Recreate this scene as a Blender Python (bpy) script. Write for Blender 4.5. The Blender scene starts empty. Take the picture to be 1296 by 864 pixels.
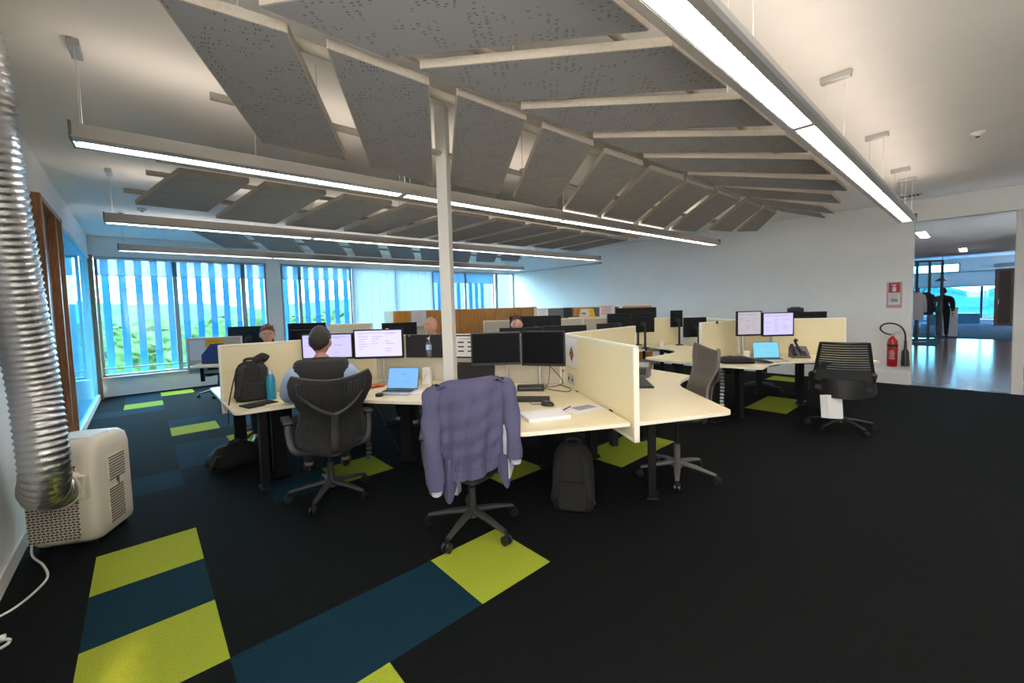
import bpy, bmesh, math, random
from mathutils import Vector, Matrix, Euler
random.seed(7)
PI = math.pi
SC = bpy.context.scene
COL = SC.collection

# ------------------------------------------------------------------ camera
def make_camera():
    pitch, roll, yaw = -0.0554, -0.0283, 0.7228
    cp, sp = math.cos(pitch), math.sin(pitch)
    fwd = Vector((math.sin(yaw) * cp, math.cos(yaw) * cp, sp))
    right = Vector((math.cos(yaw), -math.sin(yaw), 0))
    up = right.cross(fwd)
    r = right * math.cos(roll) + up * math.sin(roll)
    u = up * math.cos(roll) - right * math.sin(roll)
    cam = bpy.data.cameras.new('camera')
    cam.sensor_fit = 'HORIZONTAL'
    cam.sensor_width = 36.0
    cam.lens = 525.397 / 1296 * 36.0
    cam.shift_x = (648 - 642.883) / 1296
    cam.shift_y = (417.547 - 432) / 1296
    cam.clip_start = 0.05
    cam.clip_end = 300
    o = bpy.data.objects.new('camera', cam)
    COL.objects.link(o)
    m = Matrix((r, u, -fwd)).transposed().to_4x4()
    m.translation = Vector((0, 0, 1.4881))
    o.matrix_world = m
    SC.camera = o
make_camera()

# ------------------------------------------------------------------ view, sky, light
SC.view_settings.view_transform = 'Standard'
SC.view_settings.look = 'None'
SC.view_settings.gamma = 1.0
SC.view_settings.use_curve_mapping = False
SC.view_settings.exposure = 0.8
SKY_COL, SKY_STR = (0.68, 0.87, 1.0), 19.0
UP_STR, DOWN_STR = 4.5, 18.5
UP_COL, DOWN_COL = (1.0, 0.86, 0.72), (1.0, 0.96, 0.90)
SC.cycles.max_bounces = 10
SC.cycles.diffuse_bounces = 5
SC.cycles.transparent_max_bounces = 16
SC.cycles.sample_clamp_indirect = 6.0
SC.cycles.caustics_reflective = False
SC.cycles.caustics_refractive = False
w = bpy.data.worlds.new('sky')
SC.world = w
w.use_nodes = True
bg = w.node_tree.nodes['Background']
bg.inputs[0].default_value = (*SKY_COL, 1)
bg.inputs[1].default_value = SKY_STR

def portal(loc, rot, sx, sy):
    l = bpy.data.lights.new('daylight_portal', 'AREA')
    l.shape = 'RECTANGLE'; l.size = sx; l.size_y = sy
    l.cycles.is_portal = True
    o = bpy.data.objects.new('daylight_portal', l)
    o.location = loc; o.rotation_euler = rot
    COL.objects.link(o)
portal((4.6, 11.6, 1.5), (PI / 2, 0, PI), 12.5, 2.6)
portal((-.85, -.85, 1.825), (PI / 2, 0, -PI / 2), 3.4, 1.4)  # portal of the added side window
portal((-2.6, 11.6, 1.5), (PI / 2, 0, PI), 3.6, 2.4)
sun = bpy.data.lights.new('sun', 'SUN'); sun.energy = 5.0; sun.angle = 0.05; sun.color = (1, .95, .85)
so = bpy.data.objects.new('sun', sun); COL.objects.link(so)
so.rotation_euler = Euler((math.radians(38), 0, math.radians(-150)))     # high sun from behind the building, on the trees
so.rotation_euler = Vector((0.25, 0.8, -1.0)).to_track_quat('-Z', 'Y').to_euler()

# ------------------------------------------------------------------ materials
def mat(name, col, rough=0.6, metal=0.0, var=0.0, scale=20.0, bump=0.0, bscale=None, spec=0.5, trans=0.0, coat=0.0):
    m = bpy.data.materials.new(name); m.use_nodes = True
    nt = m.node_tree; b = nt.nodes['Principled BSDF']
    b.inputs['Base Color'].default_value = (*col, 1)
    b.inputs['Roughness'].default_value = rough
    b.inputs['Metallic'].default_value = metal
    b.inputs['Specular IOR Level'].default_value = spec
    if coat: b.inputs['Coat Weight'].default_value = coat
    if trans: b.inputs['Transmission Weight'].default_value = trans
    if var or bump:
        tc = nt.nodes.new('ShaderNodeTexCoord')
        n = nt.nodes.new('ShaderNodeTexNoise')
        n.inputs['Scale'].default_value = scale; n.inputs['Detail'].default_value = 4
        nt.links.new(tc.outputs['Object'], n.inputs['Vector'])
        if var:
            r = nt.nodes.new('ShaderNodeValToRGB')
            r.color_ramp.elements[0].position = .3; r.color_ramp.elements[1].position = .7
            r.color_ramp.elements[0].color = (*[max(0, c * (1 - var)) for c in col], 1)
            r.color_ramp.elements[1].color = (*[min(1, c * (1 + var)) for c in col], 1)
            nt.links.new(n.outputs['Fac'], r.inputs['Fac'])
            nt.links.new(r.outputs['Color'], b.inputs['Base Color'])
        if bump:
            n2 = n
            if bscale:
                n2 = nt.nodes.new('ShaderNodeTexNoise'); n2.inputs['Scale'].default_value = bscale; n2.inputs['Detail'].default_value = 3
                nt.links.new(tc.outputs['Object'], n2.inputs['Vector'])
            bp = nt.nodes.new('ShaderNodeBump'); bp.inputs['Strength'].default_value = bump; bp.inputs['Distance'].default_value = .01
            nt.links.new(n2.outputs['Fac'], bp.inputs['Height'])
            nt.links.new(bp.outputs['Normal'], b.inputs['Normal'])
    return m
def emit(name, col, s):
    m = bpy.data.materials.new(name); m.use_nodes = True
    b = m.node_tree.nodes['Principled BSDF']
    b.inputs['Base Color'].default_value = (*[c * .06 for c in col], 1)
    b.inputs['Roughness'].default_value = .3
    b.inputs['Emission Color'].default_value = (*col, 1)
    b.inputs['Emission Strength'].default_value = s
    return m
def glassmat(name, tint, refl=.07, haze=0.0):
    m = bpy.data.materials.new(name); m.use_nodes = True
    nt = m.node_tree; nt.nodes.clear()
    out = nt.nodes.new('ShaderNodeOutputMaterial')
    t = nt.nodes.new('ShaderNodeBsdfTransparent'); t.inputs[0].default_value = (*tint, 1)
    g = nt.nodes.new('ShaderNodeBsdfGlossy'); g.inputs['Roughness'].default_value = .02
    mx = nt.nodes.new('ShaderNodeMixShader'); mx.inputs[0].default_value = refl
    nt.links.new(t.outputs[0], mx.inputs[1]); nt.links.new(g.outputs[0], mx.inputs[2])
    last = mx
    if haze:
        tr = nt.nodes.new('ShaderNodeBsdfTranslucent'); tr.inputs[0].default_value = (*tint, 1)
        m2 = nt.nodes.new('ShaderNodeMixShader'); m2.inputs[0].default_value = haze
        nt.links.new(last.outputs[0], m2.inputs[1]); nt.links.new(tr.outputs[0], m2.inputs[2]); last = m2
    nt.links.new(last.outputs[0], out.inputs[0])
    return m
def clothlight(name, col, fac, transp=0.0):      # fabric that lets daylight through
    m = bpy.data.materials.new(name); m.use_nodes = True
    nt = m.node_tree; nt.nodes.clear()
    out = nt.nodes.new('ShaderNodeOutputMaterial')
    d = nt.nodes.new('ShaderNodeBsdfDiffuse'); d.inputs[0].default_value = (*col, 1)
    t = nt.nodes.new('ShaderNodeBsdfTranslucent'); t.inputs[0].default_value = (*col, 1)
    mx = nt.nodes.new('ShaderNodeMixShader'); mx.inputs[0].default_value = fac
    nt.links.new(d.outputs[0], mx.inputs[1]); nt.links.new(t.outputs[0], mx.inputs[2])
    last = mx
    if transp:
        tp = nt.nodes.new('ShaderNodeBsdfTransparent')
        m2 = nt.nodes.new('ShaderNodeMixShader'); m2.inputs[0].default_value = transp
        nt.links.new(last.outputs[0], m2.inputs[1]); nt.links.new(tp.outputs[0], m2.inputs[2]); last = m2
    nt.links.new(last.outputs[0], out.inputs[0])
    return m
def woodmat(name, c1, c2, axis='Z', scale=6):
    m = bpy.data.materials.new(name); m.use_nodes = True
    nt = m.node_tree; b = nt.nodes['Principled BSDF']
    tc = nt.nodes.new('ShaderNodeTexCoord'); mp = nt.nodes.new('ShaderNodeMapping')
    mp.inputs['Scale'].default_value = {'Z': (12, 12, 1), 'X': (1, 12, 12), 'Y': (12, 1, 12)}[axis]
    n = nt.nodes.new('ShaderNodeTexNoise'); n.inputs['Scale'].default_value = scale; n.inputs['Detail'].default_value = 6
    r = nt.nodes.new('ShaderNodeValToRGB')
    r.color_ramp.elements[0].position = .35; r.color_ramp.elements[0].color = (*c1, 1)
    r.color_ramp.elements[1].position = .65; r.color_ramp.elements[1].color = (*c2, 1)
    nt.links.new(tc.outputs['Object'], mp.inputs[0]); nt.links.new(mp.outputs[0], n.inputs['Vector'])
    nt.links.new(n.outputs['Fac'], r.inputs[0]); nt.links.new(r.outputs[0], b.inputs['Base Color'])
    b.inputs['Roughness'].default_value = .45
    return m
def feltmat(name):        # felt board pierced with scattered rows of little dark slots
    m = mat(name, (.31, .305, .315), .9)
    nt = m.node_tree; b = nt.nodes['Principled BSDF']
    tc = nt.nodes.new('ShaderNodeTexCoord'); mp = nt.nodes.new('ShaderNodeMapping')
    mp.inputs['Scale'].default_value = (75, 30, 75)
    n = nt.nodes.new('ShaderNodeTexVoronoi'); n.inputs['Scale'].default_value = 1.0; n.inputs['Randomness'].default_value = .35
    n2 = nt.nodes.new('ShaderNodeTexNoise'); n2.inputs['Scale'].default_value = 7
    lt = nt.nodes.new('ShaderNodeMath'); lt.operation = 'LESS_THAN'; lt.inputs[1].default_value = .25
    gt = nt.nodes.new('ShaderNodeMath'); gt.operation = 'GREATER_THAN'; gt.inputs[1].default_value = .51
    mu = nt.nodes.new('ShaderNodeMath'); mu.operation = 'MULTIPLY'
    mx = nt.nodes.new('ShaderNodeMix'); mx.data_type = 'RGBA'
    mx.inputs['A'].default_value = (.31, .305, .315, 1); mx.inputs['B'].default_value = (.12, .12, .13, 1)
    nt.links.new(tc.outputs['Object'], mp.inputs[0]); nt.links.new(mp.outputs[0], n.inputs['Vector']); nt.links.new(tc.outputs['Object'], n2.inputs['Vector'])
    nt.links.new(n.outputs['Distance'], lt.inputs[0]); nt.links.new(n2.outputs['Fac'], gt.inputs[0])
    nt.links.new(lt.outputs[0], mu.inputs[0]); nt.links.new(gt.outputs[0], mu.inputs[1])
    nt.links.new(mu.outputs[0], mx.inputs['Factor']); nt.links.new(mx.outputs['Result'], b.inputs['Base Color'])
    return m

M = dict(
    wall=mat('wall_paint', (.91, .89, .87), .55, var=.02, scale=3),
    ceil=mat('ceiling_paint', (.88, .85, .81), .8, var=.02, scale=2),
    trim=mat('trim_paint', (.78, .76, .72), .5),
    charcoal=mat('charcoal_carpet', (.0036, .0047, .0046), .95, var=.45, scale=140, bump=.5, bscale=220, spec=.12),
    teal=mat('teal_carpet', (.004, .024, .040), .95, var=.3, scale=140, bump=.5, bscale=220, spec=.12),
    lime=mat('lime_carpet', (.30, .35, .030), .95, var=.16, scale=140, bump=.5, bscale=220, spec=.12),
    bluecarpet=mat('blue_carpet', (.05, .10, .22), .95, var=.2, scale=60, spec=.1),
    gloss=mat('polished_floor', (.30, .245, .25), .14, var=.06, scale=4, spec=.9),
    felt=feltmat('felt_board'),
    feltedge=mat('felt_edge', (.47, .42, .35), .85, var=.08, scale=60),
    steel=mat('white_steel', (.70, .68, .64), .45),
    alu=mat('aluminium', (.48, .47, .46), .4, .6),
    darkalu=mat('dark_aluminium', (.16, .16, .17), .4, .5),
    chrome=mat('chrome', (.75, .75, .76), .18, 1.0),
    foil=mat('foil_duct', (.66, .66, .68), .28, .95, bump=.35, scale=60),
    lampdown=emit('lamp_diffuser', DOWN_COL, DOWN_STR),
    lampup=emit('lamp_uplight', UP_COL, UP_STR),
    frame=mat('window_frame', (.42, .44, .46), .45, .3),
    fin=clothlight('louvre_fin', (.10, .34, .56), .42),
    glass=glassmat('window_glass', (.80, .95, 1.0)), lobbyglass=glassmat('lobby_glass', (.36, .62, .70)), tintglass=glassmat('tinted_glass', (.74, .64, .57)),
    clearglass=glassmat('partition_glass', (.86, .96, .98), .08),
    frost=glassmat('frosted_glass', (.50, .82, .93), .10, .24),
    blind=clothlight('roller_blind', (.22, .42, .55), .5, .22),
    vblind=clothlight('closed_blind', (.88, .92, .92), .55),
    timber=woodmat('timber', (.26, .11, .045), (.40, .19, .085)),
    doorwood=woodmat('door_timber', (.11, .045, .025), (.20, .085, .045)),
    cabwood=woodmat('cabinet_wood', (.42, .17, .03), (.60, .28, .07)),
    cabwood2=woodmat('cabinet_wood_orange', (.55, .20, .03), (.72, .32, .05)),
    desk=mat('worktop_laminate', (.80, .69, .46), .35, var=.02, scale=8),
    deskedge=mat('worktop_edge', (.86, .80, .68), .5),
    black=mat('black_powdercoat', (.006, .006, .007), .55, spec=.25),
    screen_fab=mat('screen_fabric', (.80, .71, .46), .8, var=.03, scale=90, bump=.1),
    screen_fab2=mat('screen_fabric_grey', (.58, .54, .44), .8, var=.03, scale=90, bump=.1),
    screen_edge=mat('screen_edge', (.84, .79, .66), .5),
    graphite=mat('graphite_plastic', (.035, .033, .034), .5),
    greyplastic=mat('grey_plastic', (.11, .10, .095), .55),
    blackplastic=mat('black_plastic', (.010, .010, .012), .4),
    meshblack=mat('black_mesh', (.014, .014, .016), .7),
    rubber=mat('rubber', (.012, .012, .012), .7),
    monback=mat('monitor_back', (.008, .008, .011), .5, spec=.2),
    monfront=mat('monitor_front_off', (.005, .005, .007), .5, spec=.08),
    scr_violet=emit('screen_violet', (.50, .46, .84), .80),
    scr_white=emit('screen_white', (.62, .58, .88), .80),
    scr_grey=emit('screen_grey', (.40, .36, .40), .75),
    scr_blue=emit('screen_blue', (.17, .40, .72), .75),
    scr_cyan=emit('screen_cyan', (.15, .50, .66), .75),
    scr_ink=emit('screen_ink', (.22, .20, .42), .6),
    silver=mat('silver', (.55, .55, .56), .35, .7),
    paper=mat('paper', (.80, .78, .80), .8),
    papergrey=mat('print_grey', (.35, .34, .36), .8),
    ink=mat('ink', (.03, .03, .035), .7),
    yellow=mat('yellow_paper', (.85, .50, .03), .7),
    cream=mat('cream_paper', (.80, .70, .42), .8),
    orange=mat('orange_print', (.62, .16, .03), .7),
    red=mat('red_enamel', (.55, .02, .02), .28, spec=.6),
    signred=mat('sign_red', (.50, .03, .04), .5),
    white=mat('white_plastic', (.82, .80, .76), .4),
    acwhite=mat('ac_cream', (.74, .68, .56), .42),
    acdark=mat('ac_slots', (.09, .08, .07), .7),
    navy=mat('navy_card', (.02, .035, .14), .6),
    bluebottle=mat('blue_bottle', (.02, .28, .45), .3, spec=.6),
    clearplastic=glassmat('clear_bottle', (.80, .80, .95), .12, .35),
    bag=mat('bag_fabric', (.020, .019, .018), .85, var=.25, scale=60, bump=.3),
    bagstrap=mat('bag_strap', (.032, .03, .027), .8, var=.2, scale=80),
    bagblack=mat('bag_black', (.006, .006, .007), .85, var=.3, scale=60, bump=.3),
    jacket=mat('jacket_cloth', (.078, .076, .150), .9, var=.12, scale=120, bump=.25, bscale=160),
    lining=mat('jacket_lining', (.46, .44, .50), .9),
    skin=mat('skin', (.52, .25, .17), .55, var=.05, scale=20),
    skinpale=mat('skin_pale', (.66, .34, .26), .5, var=.05, scale=20),
    hairdark=mat('hair_dark', (.018, .014, .013), .6, var=.3, scale=120, bump=.5, bscale=200),
    hairbrown=mat('hair_brown', (.09, .03, .02), .6, var=.3, scale=120, bump=.5, bscale=200),
    vest=mat('vest_cloth', (.022, .021, .020), .85, var=.2, scale=60),
    shirtblue=mat('shirt_blue', (.34, .46, .66), .85),
    shirtgrey=mat('shirt_grey', (.20, .21, .24), .85),
    shirtwhite=mat('shirt_white', (.62, .62, .66), .85),
    suit=mat('suit_navy', (.014, .016, .028), .8),
    trouser=mat('trousers', (.02, .022, .03), .85),
    pinboard=mat('grey_pinboard', (.16, .17, .19), .85),
    darkboard=mat('dark_board', (.016, .016, .020), .7),
    leaf=mat('foliage', (.030, .062, .022), .8, var=.75, scale=2.6, bump=1.0, bscale=5, spec=0),
    bark=mat('bark', (.10, .07, .05), .9),
    grass=mat('distant_grass', (.006, .016, .005), .95, var=.3, scale=.3, spec=0),
    hillblue=mat('distant_hill', (.03, .09, .10), .95, var=.3, scale=.25, spec=0),
    clad=mat('outer_wall', (.06, .075, .13), .7, spec=0),
    mug=mat('mug', (.82, .80, .76), .3),
    pinkred=mat('orange_card', (.70, .16, .06), .6),
)
def feltlocal(): pass

# ------------------------------------------------------------------ mesh builder
class MB:
    def __init__(s): s.v = []; s.f = []; s.mi = []; s.m = 0; s.T = None
    def add(s, vs, fs):
        b = len(s.v)
        for p in vs:
            p = Vector(p)
            if s.T is not None: p = s.T @ p
            s.v.append(p)
        for f in fs: s.f.append(tuple(b + i for i in f)); s.mi.append(s.m)
        return s
    def box(s, c, d, rz=0, R=None):
        hx, hy, hz = d[0] / 2, d[1] / 2, d[2] / 2
        q = R if R is not None else Matrix.Rotation(rz, 3, 'Z')
        vs = [Vector(c) + q @ Vector((x * hx, y * hy, z * hz)) for x in (-1, 1) for y in (-1, 1) for z in (-1, 1)]
        return s.add(vs, [(0, 1, 3, 2), (4, 6, 7, 5), (0, 4, 5, 1), (2, 3, 7, 6), (0, 2, 6, 4), (1, 5, 7, 3)])
    def prism(s, poly, z0, z1):
        n = len(poly)
        a = sum(poly[i][0] * poly[(i + 1) % n][1] - poly[(i + 1) % n][0] * poly[i][1] for i in range(n))
        if a < 0: poly = poly[::-1]
        vs = [(x, y, z0) for x, y in poly] + [(x, y, z1) for x, y in poly]
        fs = [tuple(range(n))[::-1], tuple(range(n, 2 * n))] + [(i, (i + 1) % n, n + (i + 1) % n, n + i) for i in range(n)]
        return s.add(vs, fs)
    def slab(s, A, B, t, z0, z1):          # upright board along plan line A-B, thickness t
        A = Vector((A[0], A[1])); B = Vector((B[0], B[1])); d = (B - A).normalized(); n = Vector((-d.y, d.x)) * t / 2
        return s.prism([tuple(A + n), tuple(A - n), tuple(B - n), tuple(B + n)], z0, z1)
    def tube(s, path, r, n=10, caps=True, flat=None):
        P = [Vector(p) for p in path]
        R = r if isinstance(r, (list, tuple)) else [r] * len(P)
        vs = []; prev = None
        for i, p in enumerate(P):
            t = (P[min(i + 1, len(P) - 1)] - P[max(i - 1, 0)])
            if t.length < 1e-9: t = Vector((0, 0, 1))
            t.normalize()
            if prev is None:
                a = Vector((0, 0, 1)) if abs(t.z) < .9 else Vector((1, 0, 0))
                u = t.cross(a).normalized()
            else:
                u = (prev - t * prev.dot(t)).normalized()
            prev = u; v = t.cross(u)
            fa, fb = flat if flat else (1, 1)
            for k in range(n):
                a = 2 * PI * k / n
                vs.append(p + u * math.cos(a) * R[i] * fa + v * math.sin(a) * R[i] * fb)
        fs = []
        for i in range(len(P) - 1):
            for k in range(n):
                fs.append((i * n + k, i * n + (k + 1) % n, (i + 1) * n + (k + 1) % n, (i + 1) * n + k))
        if caps: fs += [tuple(range(n))[::-1], tuple(range((len(P) - 1) * n, len(P) * n))]
        return s.add(vs, fs)
    def cyl(s, a, b, r, r2=None, n=14): return s.tube([a, b], [r, r if r2 is None else r2], n)
    def lathe(s, prof, c=(0, 0, 0), n=20):
        vs = [(c[0] + r * math.cos(2 * PI * k / n), c[1] + r * math.sin(2 * PI * k / n), c[2] + z) for r, z in prof for k in range(n)]
        m = len(prof)
        fs = [(i * n + k, i * n + (k + 1) % n, (i + 1) * n + (k + 1) % n, (i + 1) * n + k) for i in range(m - 1) for k in range(n)]
        fs += [tuple(range(n))[::-1], tuple(range((m - 1) * n, m * n))]
        return s.add(vs, fs)
    def ball(s, c, r, nu=14, nv=10, R=None):
        if not isinstance(r, (tuple, list)): r = (r, r, r)
        vs = []
        for j in range(nv + 1):
            th = PI * j / nv
            for i in range(nu):
                ph = 2 * PI * i / nu
                p = Vector((r[0] * math.sin(th) * math.cos(ph), r[1] * math.sin(th) * math.sin(ph), r[2] * math.cos(th)))
                if R is not None: p = R @ p
                vs.append(Vector(c) + p)
        fs = [(j * nu + i, (j + 1) * nu + i, (j + 1) * nu + (i + 1) % nu, j * nu + (i + 1) % nu) for j in range(nv) for i in range(nu)]
        return s.add(vs, fs)
    def grid(s, fn, nu, nv, thick=0.0, holes=None, rim=0.3):
        """surface fn(u,v) u,v in 0..1; thick extrudes along the normal; holes(u,v) True -> open cell"""
        P = [[Vector(fn(i / nu, j / nv)) for i in range(nu + 1)] for j in range(nv + 1)]
        def nrm(i, j):
            a = P[j][min(i + 1, nu)] - P[j][max(i - 1, 0)]; b = P[min(j + 1, nv)][i] - P[max(j - 1, 0)][i]
            c = a.cross(b); return c.normalized() if c.length > 1e-12 else Vector((0, 0, 1))
        N = [[nrm(i, j) for i in range(nu + 1)] for j in range(nv + 1)]
        sides = (0, 1) if thick else (0,)
        base = len(s.v); W = nu + 1; cnt = W * (nv + 1)
        for k in sides: s.add([P[j][i] + N[j][i] * (thick * k) for j in range(nv + 1) for i in range(W)], [])
        def idx(k, i, j): return base + k * cnt + j * W + i
        def face(f): s.f.append(f); s.mi.append(s.m)
        for j in range(nv):
            for i in range(nu):
                q = [(i, j), (i + 1, j), (i + 1, j + 1), (i, j + 1)]
                if holes and holes((i + .5) / nu, (j + .5) / nv):
                    ring = []
                    for k in sides:
                        c = sum((s.v[idx(k, *a)] for a in q), Vector()) / 4
                        b = len(s.v); s.v += [c + (s.v[idx(k, *a)] - c) * (1 - rim) for a in q]
                        for e in range(4):
                            o = (idx(k, *q[e]), idx(k, *q[(e + 1) % 4]), b + (e + 1) % 4, b + e)
                            face(o[::-1] if k == 0 and thick else o)
                        ring.append(b)
                    if thick:
                        for e in range(4): face((ring[0] + e, ring[0] + (e + 1) % 4, ring[1] + (e + 1) % 4, ring[1] + e))
                else:
                    for k in sides:
                        o = tuple(idx(k, *a) for a in q)
                        face(o[::-1] if k == 0 and thick else o)
        if thick:
            for i in range(nu):
                face((idx(0, i, 0), idx(0, i + 1, 0), idx(1, i + 1, 0), idx(1, i, 0)))
                face((idx(0, i + 1, nv), idx(0, i, nv), idx(1, i, nv), idx(1, i + 1, nv)))
            for j in range(nv):
                face((idx(0, 0, j + 1), idx(0, 0, j), idx(1, 0, j), idx(1, 0, j + 1)))
                face((idx(0, nu, j), idx(0, nu, j + 1), idx(1, nu, j + 1), idx(1, nu, j)))
        return s
    def build(s, name, mats, parent=None, bevel=0, smooth=True, ang=40, loc=None, rot=None, subsurf=0):
        me = bpy.data.meshes.new(name)
        me.from_pydata([tuple(v) for v in s.v], [], s.f)
        if not isinstance(mats, (list, tuple)): mats = [mats]
        for m in mats: me.materials.append(M[m] if isinstance(m, str) else m)
        if len(mats) > 1: me.polygons.foreach_set('material_index', s.mi)
        if smooth:
            me.polygons.foreach_set('use_smooth', [True] * len(me.polygons))
            me.set_sharp_from_angle(angle=math.radians(ang))
        me.update()
        o = bpy.data.objects.new(name, me); COL.objects.link(o)
        if parent is not None: o.parent = parent
        if loc: o.location = loc
        if rot: o.rotation_euler = rot
        if bevel:
            b = o.modifiers.new('bevel', 'BEVEL'); b.width = bevel; b.segments = 2; b.limit_method = 'ANGLE'; b.angle_limit = math.radians(40)
        if subsurf:
            b = o.modifiers.new('sub', 'SUBSURF'); b.levels = subsurf; b.render_levels = subsurf
        return o

def tag(o, label, cat, group=None):
    o['label'] = label; o['category'] = cat
    if group: o['group'] = group
    return o
def thing(name, label, cat, loc=(0, 0, 0), rz=0, group=None):
    o = bpy.data.objects.new(name, None); COL.objects.link(o)
    o.empty_display_size = .1
    o.location = loc; o.rotation_euler = (0, 0, rz)
    return tag(o, label, cat, group)
def struct(name, mb, m, bevel=0, **k):
    o = mb.build(name, m, None, bevel, **k); o['kind'] = 'structure'; return o
def copy_tree(o, parent=None):
    c = o.copy(); COL.objects.link(c)
    if parent is not None: c.parent = parent
    for ch in list(o.children): copy_tree(ch, c)
    return c
def dup(o, label, loc, rz, group=None):
    c = copy_tree(o); c.location = loc; c.rotation_euler = (0, 0, rz); c['label'] = label
    if group: c['group'] = group
    return c
def smoothpath(pts, n=6):
    P = [Vector(p) for p in pts]; out = []
    for i in range(len(P) - 1):
        p0, p1, p2, p3 = P[max(i - 1, 0)], P[i], P[i + 1], P[min(i + 2, len(P) - 1)]
        for k in range(n):
            t = k / n
            out.append(.5 * ((2 * p1) + (p2 - p0) * t + (2 * p0 - 5 * p1 + 4 * p2 - p3) * t * t + (3 * p1 - p0 - 3 * p2 + p3) * t ** 3))
    out.append(P[-1]); return out
def roundpoly(poly, r, n=4):
    """round the corners of a plan polygon; r is one radius or one per corner"""
    out = []; N = len(poly)
    for i in range(N):
        p = Vector(poly[i]); a = Vector(poly[i - 1]) - p; b = Vector(poly[(i + 1) % N]) - p
        ri = r[i] if isinstance(r, (list, tuple)) else r
        ri = min(ri, a.length * .48, b.length * .48)
        if ri < 1e-4: out.append(tuple(p)); continue
        A = p + a.normalized() * ri; B = p + b.normalized() * ri
        for k in range(n + 1):
            t = k / n; out.append(tuple((1 - t) ** 2 * A + 2 * t * (1 - t) * p + t * t * B))
    return out

# ================================================================== THE SETTING
XL, XR, YW, ZC = -0.66, 9.53, 10.88, 3.03
GX, GY = 0.2056, 2.118
LIME = {(-1, 2), (-1, 0), (2, -1), (0, -2), (2, 3), (4, 1), (6, 0), (7, 0), (12, -1), (13, -1), (0, 9), (1, 7), (-1, 14), (0, 16), (17, 0), (-2, 4)}
TEAL = {(-1, 1), (0, -1), (1, -1), (-1, 5), (0, 6), (1, 3), (0, 10), (1, 10), (2, 9), (1, 9), (-1, 13), (-2, 13), (-1, 15), (-1, 16), (2, 8), (0, 7)}
def build_floor():
    mb = MB()
    xs = [XL] + [GX + .5 * i for i in range(-1, 19)] + [XR + .02]
    ys = [-2.6] + [GY + .5 * j for j in range(-9, 18)] + [YW]
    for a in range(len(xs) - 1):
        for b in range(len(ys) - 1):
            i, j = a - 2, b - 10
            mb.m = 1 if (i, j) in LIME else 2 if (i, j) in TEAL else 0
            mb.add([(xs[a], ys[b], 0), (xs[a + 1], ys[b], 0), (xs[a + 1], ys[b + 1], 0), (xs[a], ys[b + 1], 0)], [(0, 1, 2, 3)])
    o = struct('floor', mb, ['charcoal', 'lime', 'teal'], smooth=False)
    return o
build_floor()
struct('floor_recess', MB().box((9.76, (6.85 + YW) / 2, -.05), (.5, YW - 6.85, .1)), 'charcoal')
struct('floor_slab', MB().box(((XL + XR) / 2, 4.1, -.11), (XR - XL, 13.6, .2)), 'trim')
struct('ceiling', MB().box(((XL + XR) / 2, 4.1, ZC + .05), (XR - XL + .3, 13.8, .1)), 'ceil')
# left wall: solid to the door past the added window opening, header over door and glazed screen
struct('wall_left', MB().box((XL - .05, (5.45 + .9) / 2, ZC / 2), (.1, 5.45 - .9, ZC)).box((XL - .05, -.8, .55), (.1, 3.6, 1.1)).box((XL - .05, -.8, 2.79), (.1, 3.6, .48)).box((XL - .05, (5.45 + YW) / 2, (2.60 + ZC) / 2), (.1, YW - 5.45, ZC - 2.60)), 'wall')
struct('baseboard_left', MB().box((XL + .006, (5.45 - 2.6) / 2, .05), (.012, 5.45 + 2.6, .1)), 'trim')
struct('wall_back', MB().box(((XL + XR) / 2, -2.65, ZC / 2), (XR - XL + .3, .1, ZC)), 'wall')
# right wall: solid Y .72 .. 6.85, bulkhead, recess near the windows, opening to the corridor
rw = MB().box((XR + .08, (.72 + 6.85) / 2, ZC / 2), (.16, 6.85 - .72, ZC))
rw.box((XR + .08, (6.85 + YW) / 2, (2.64 + ZC) / 2), (.16, YW - 6.85, ZC - 2.64))
rw.box((XR + .08, (.72 - 2.6) / 2, (2.68 + ZC) / 2), (.16, .72 + 2.6, ZC - 2.68))
struct('wall_right', rw, 'wall')
struct('baseboard_right', MB().box((XR - .007, (.72 + 6.85) / 2, .1), (.014, 6.85 - .72, .2)), 'trim', bevel=.004)
struct('wall_recess', MB().box((9.98, (6.85 + YW) / 2, 1.35), (.06, YW - 6.85, 2.7)).box((9.82, 6.82, 1.35), (.3, .06, 2.7)).box((9.76, (6.85 + YW) / 2, 2.67), (.5, YW - 6.85, .06)), 'wall')
struct('trim_opening', MB().box((XR + .08, -.40, 1.34), (.17, .11, 2.68)), 'trim', bevel=.006)

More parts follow.
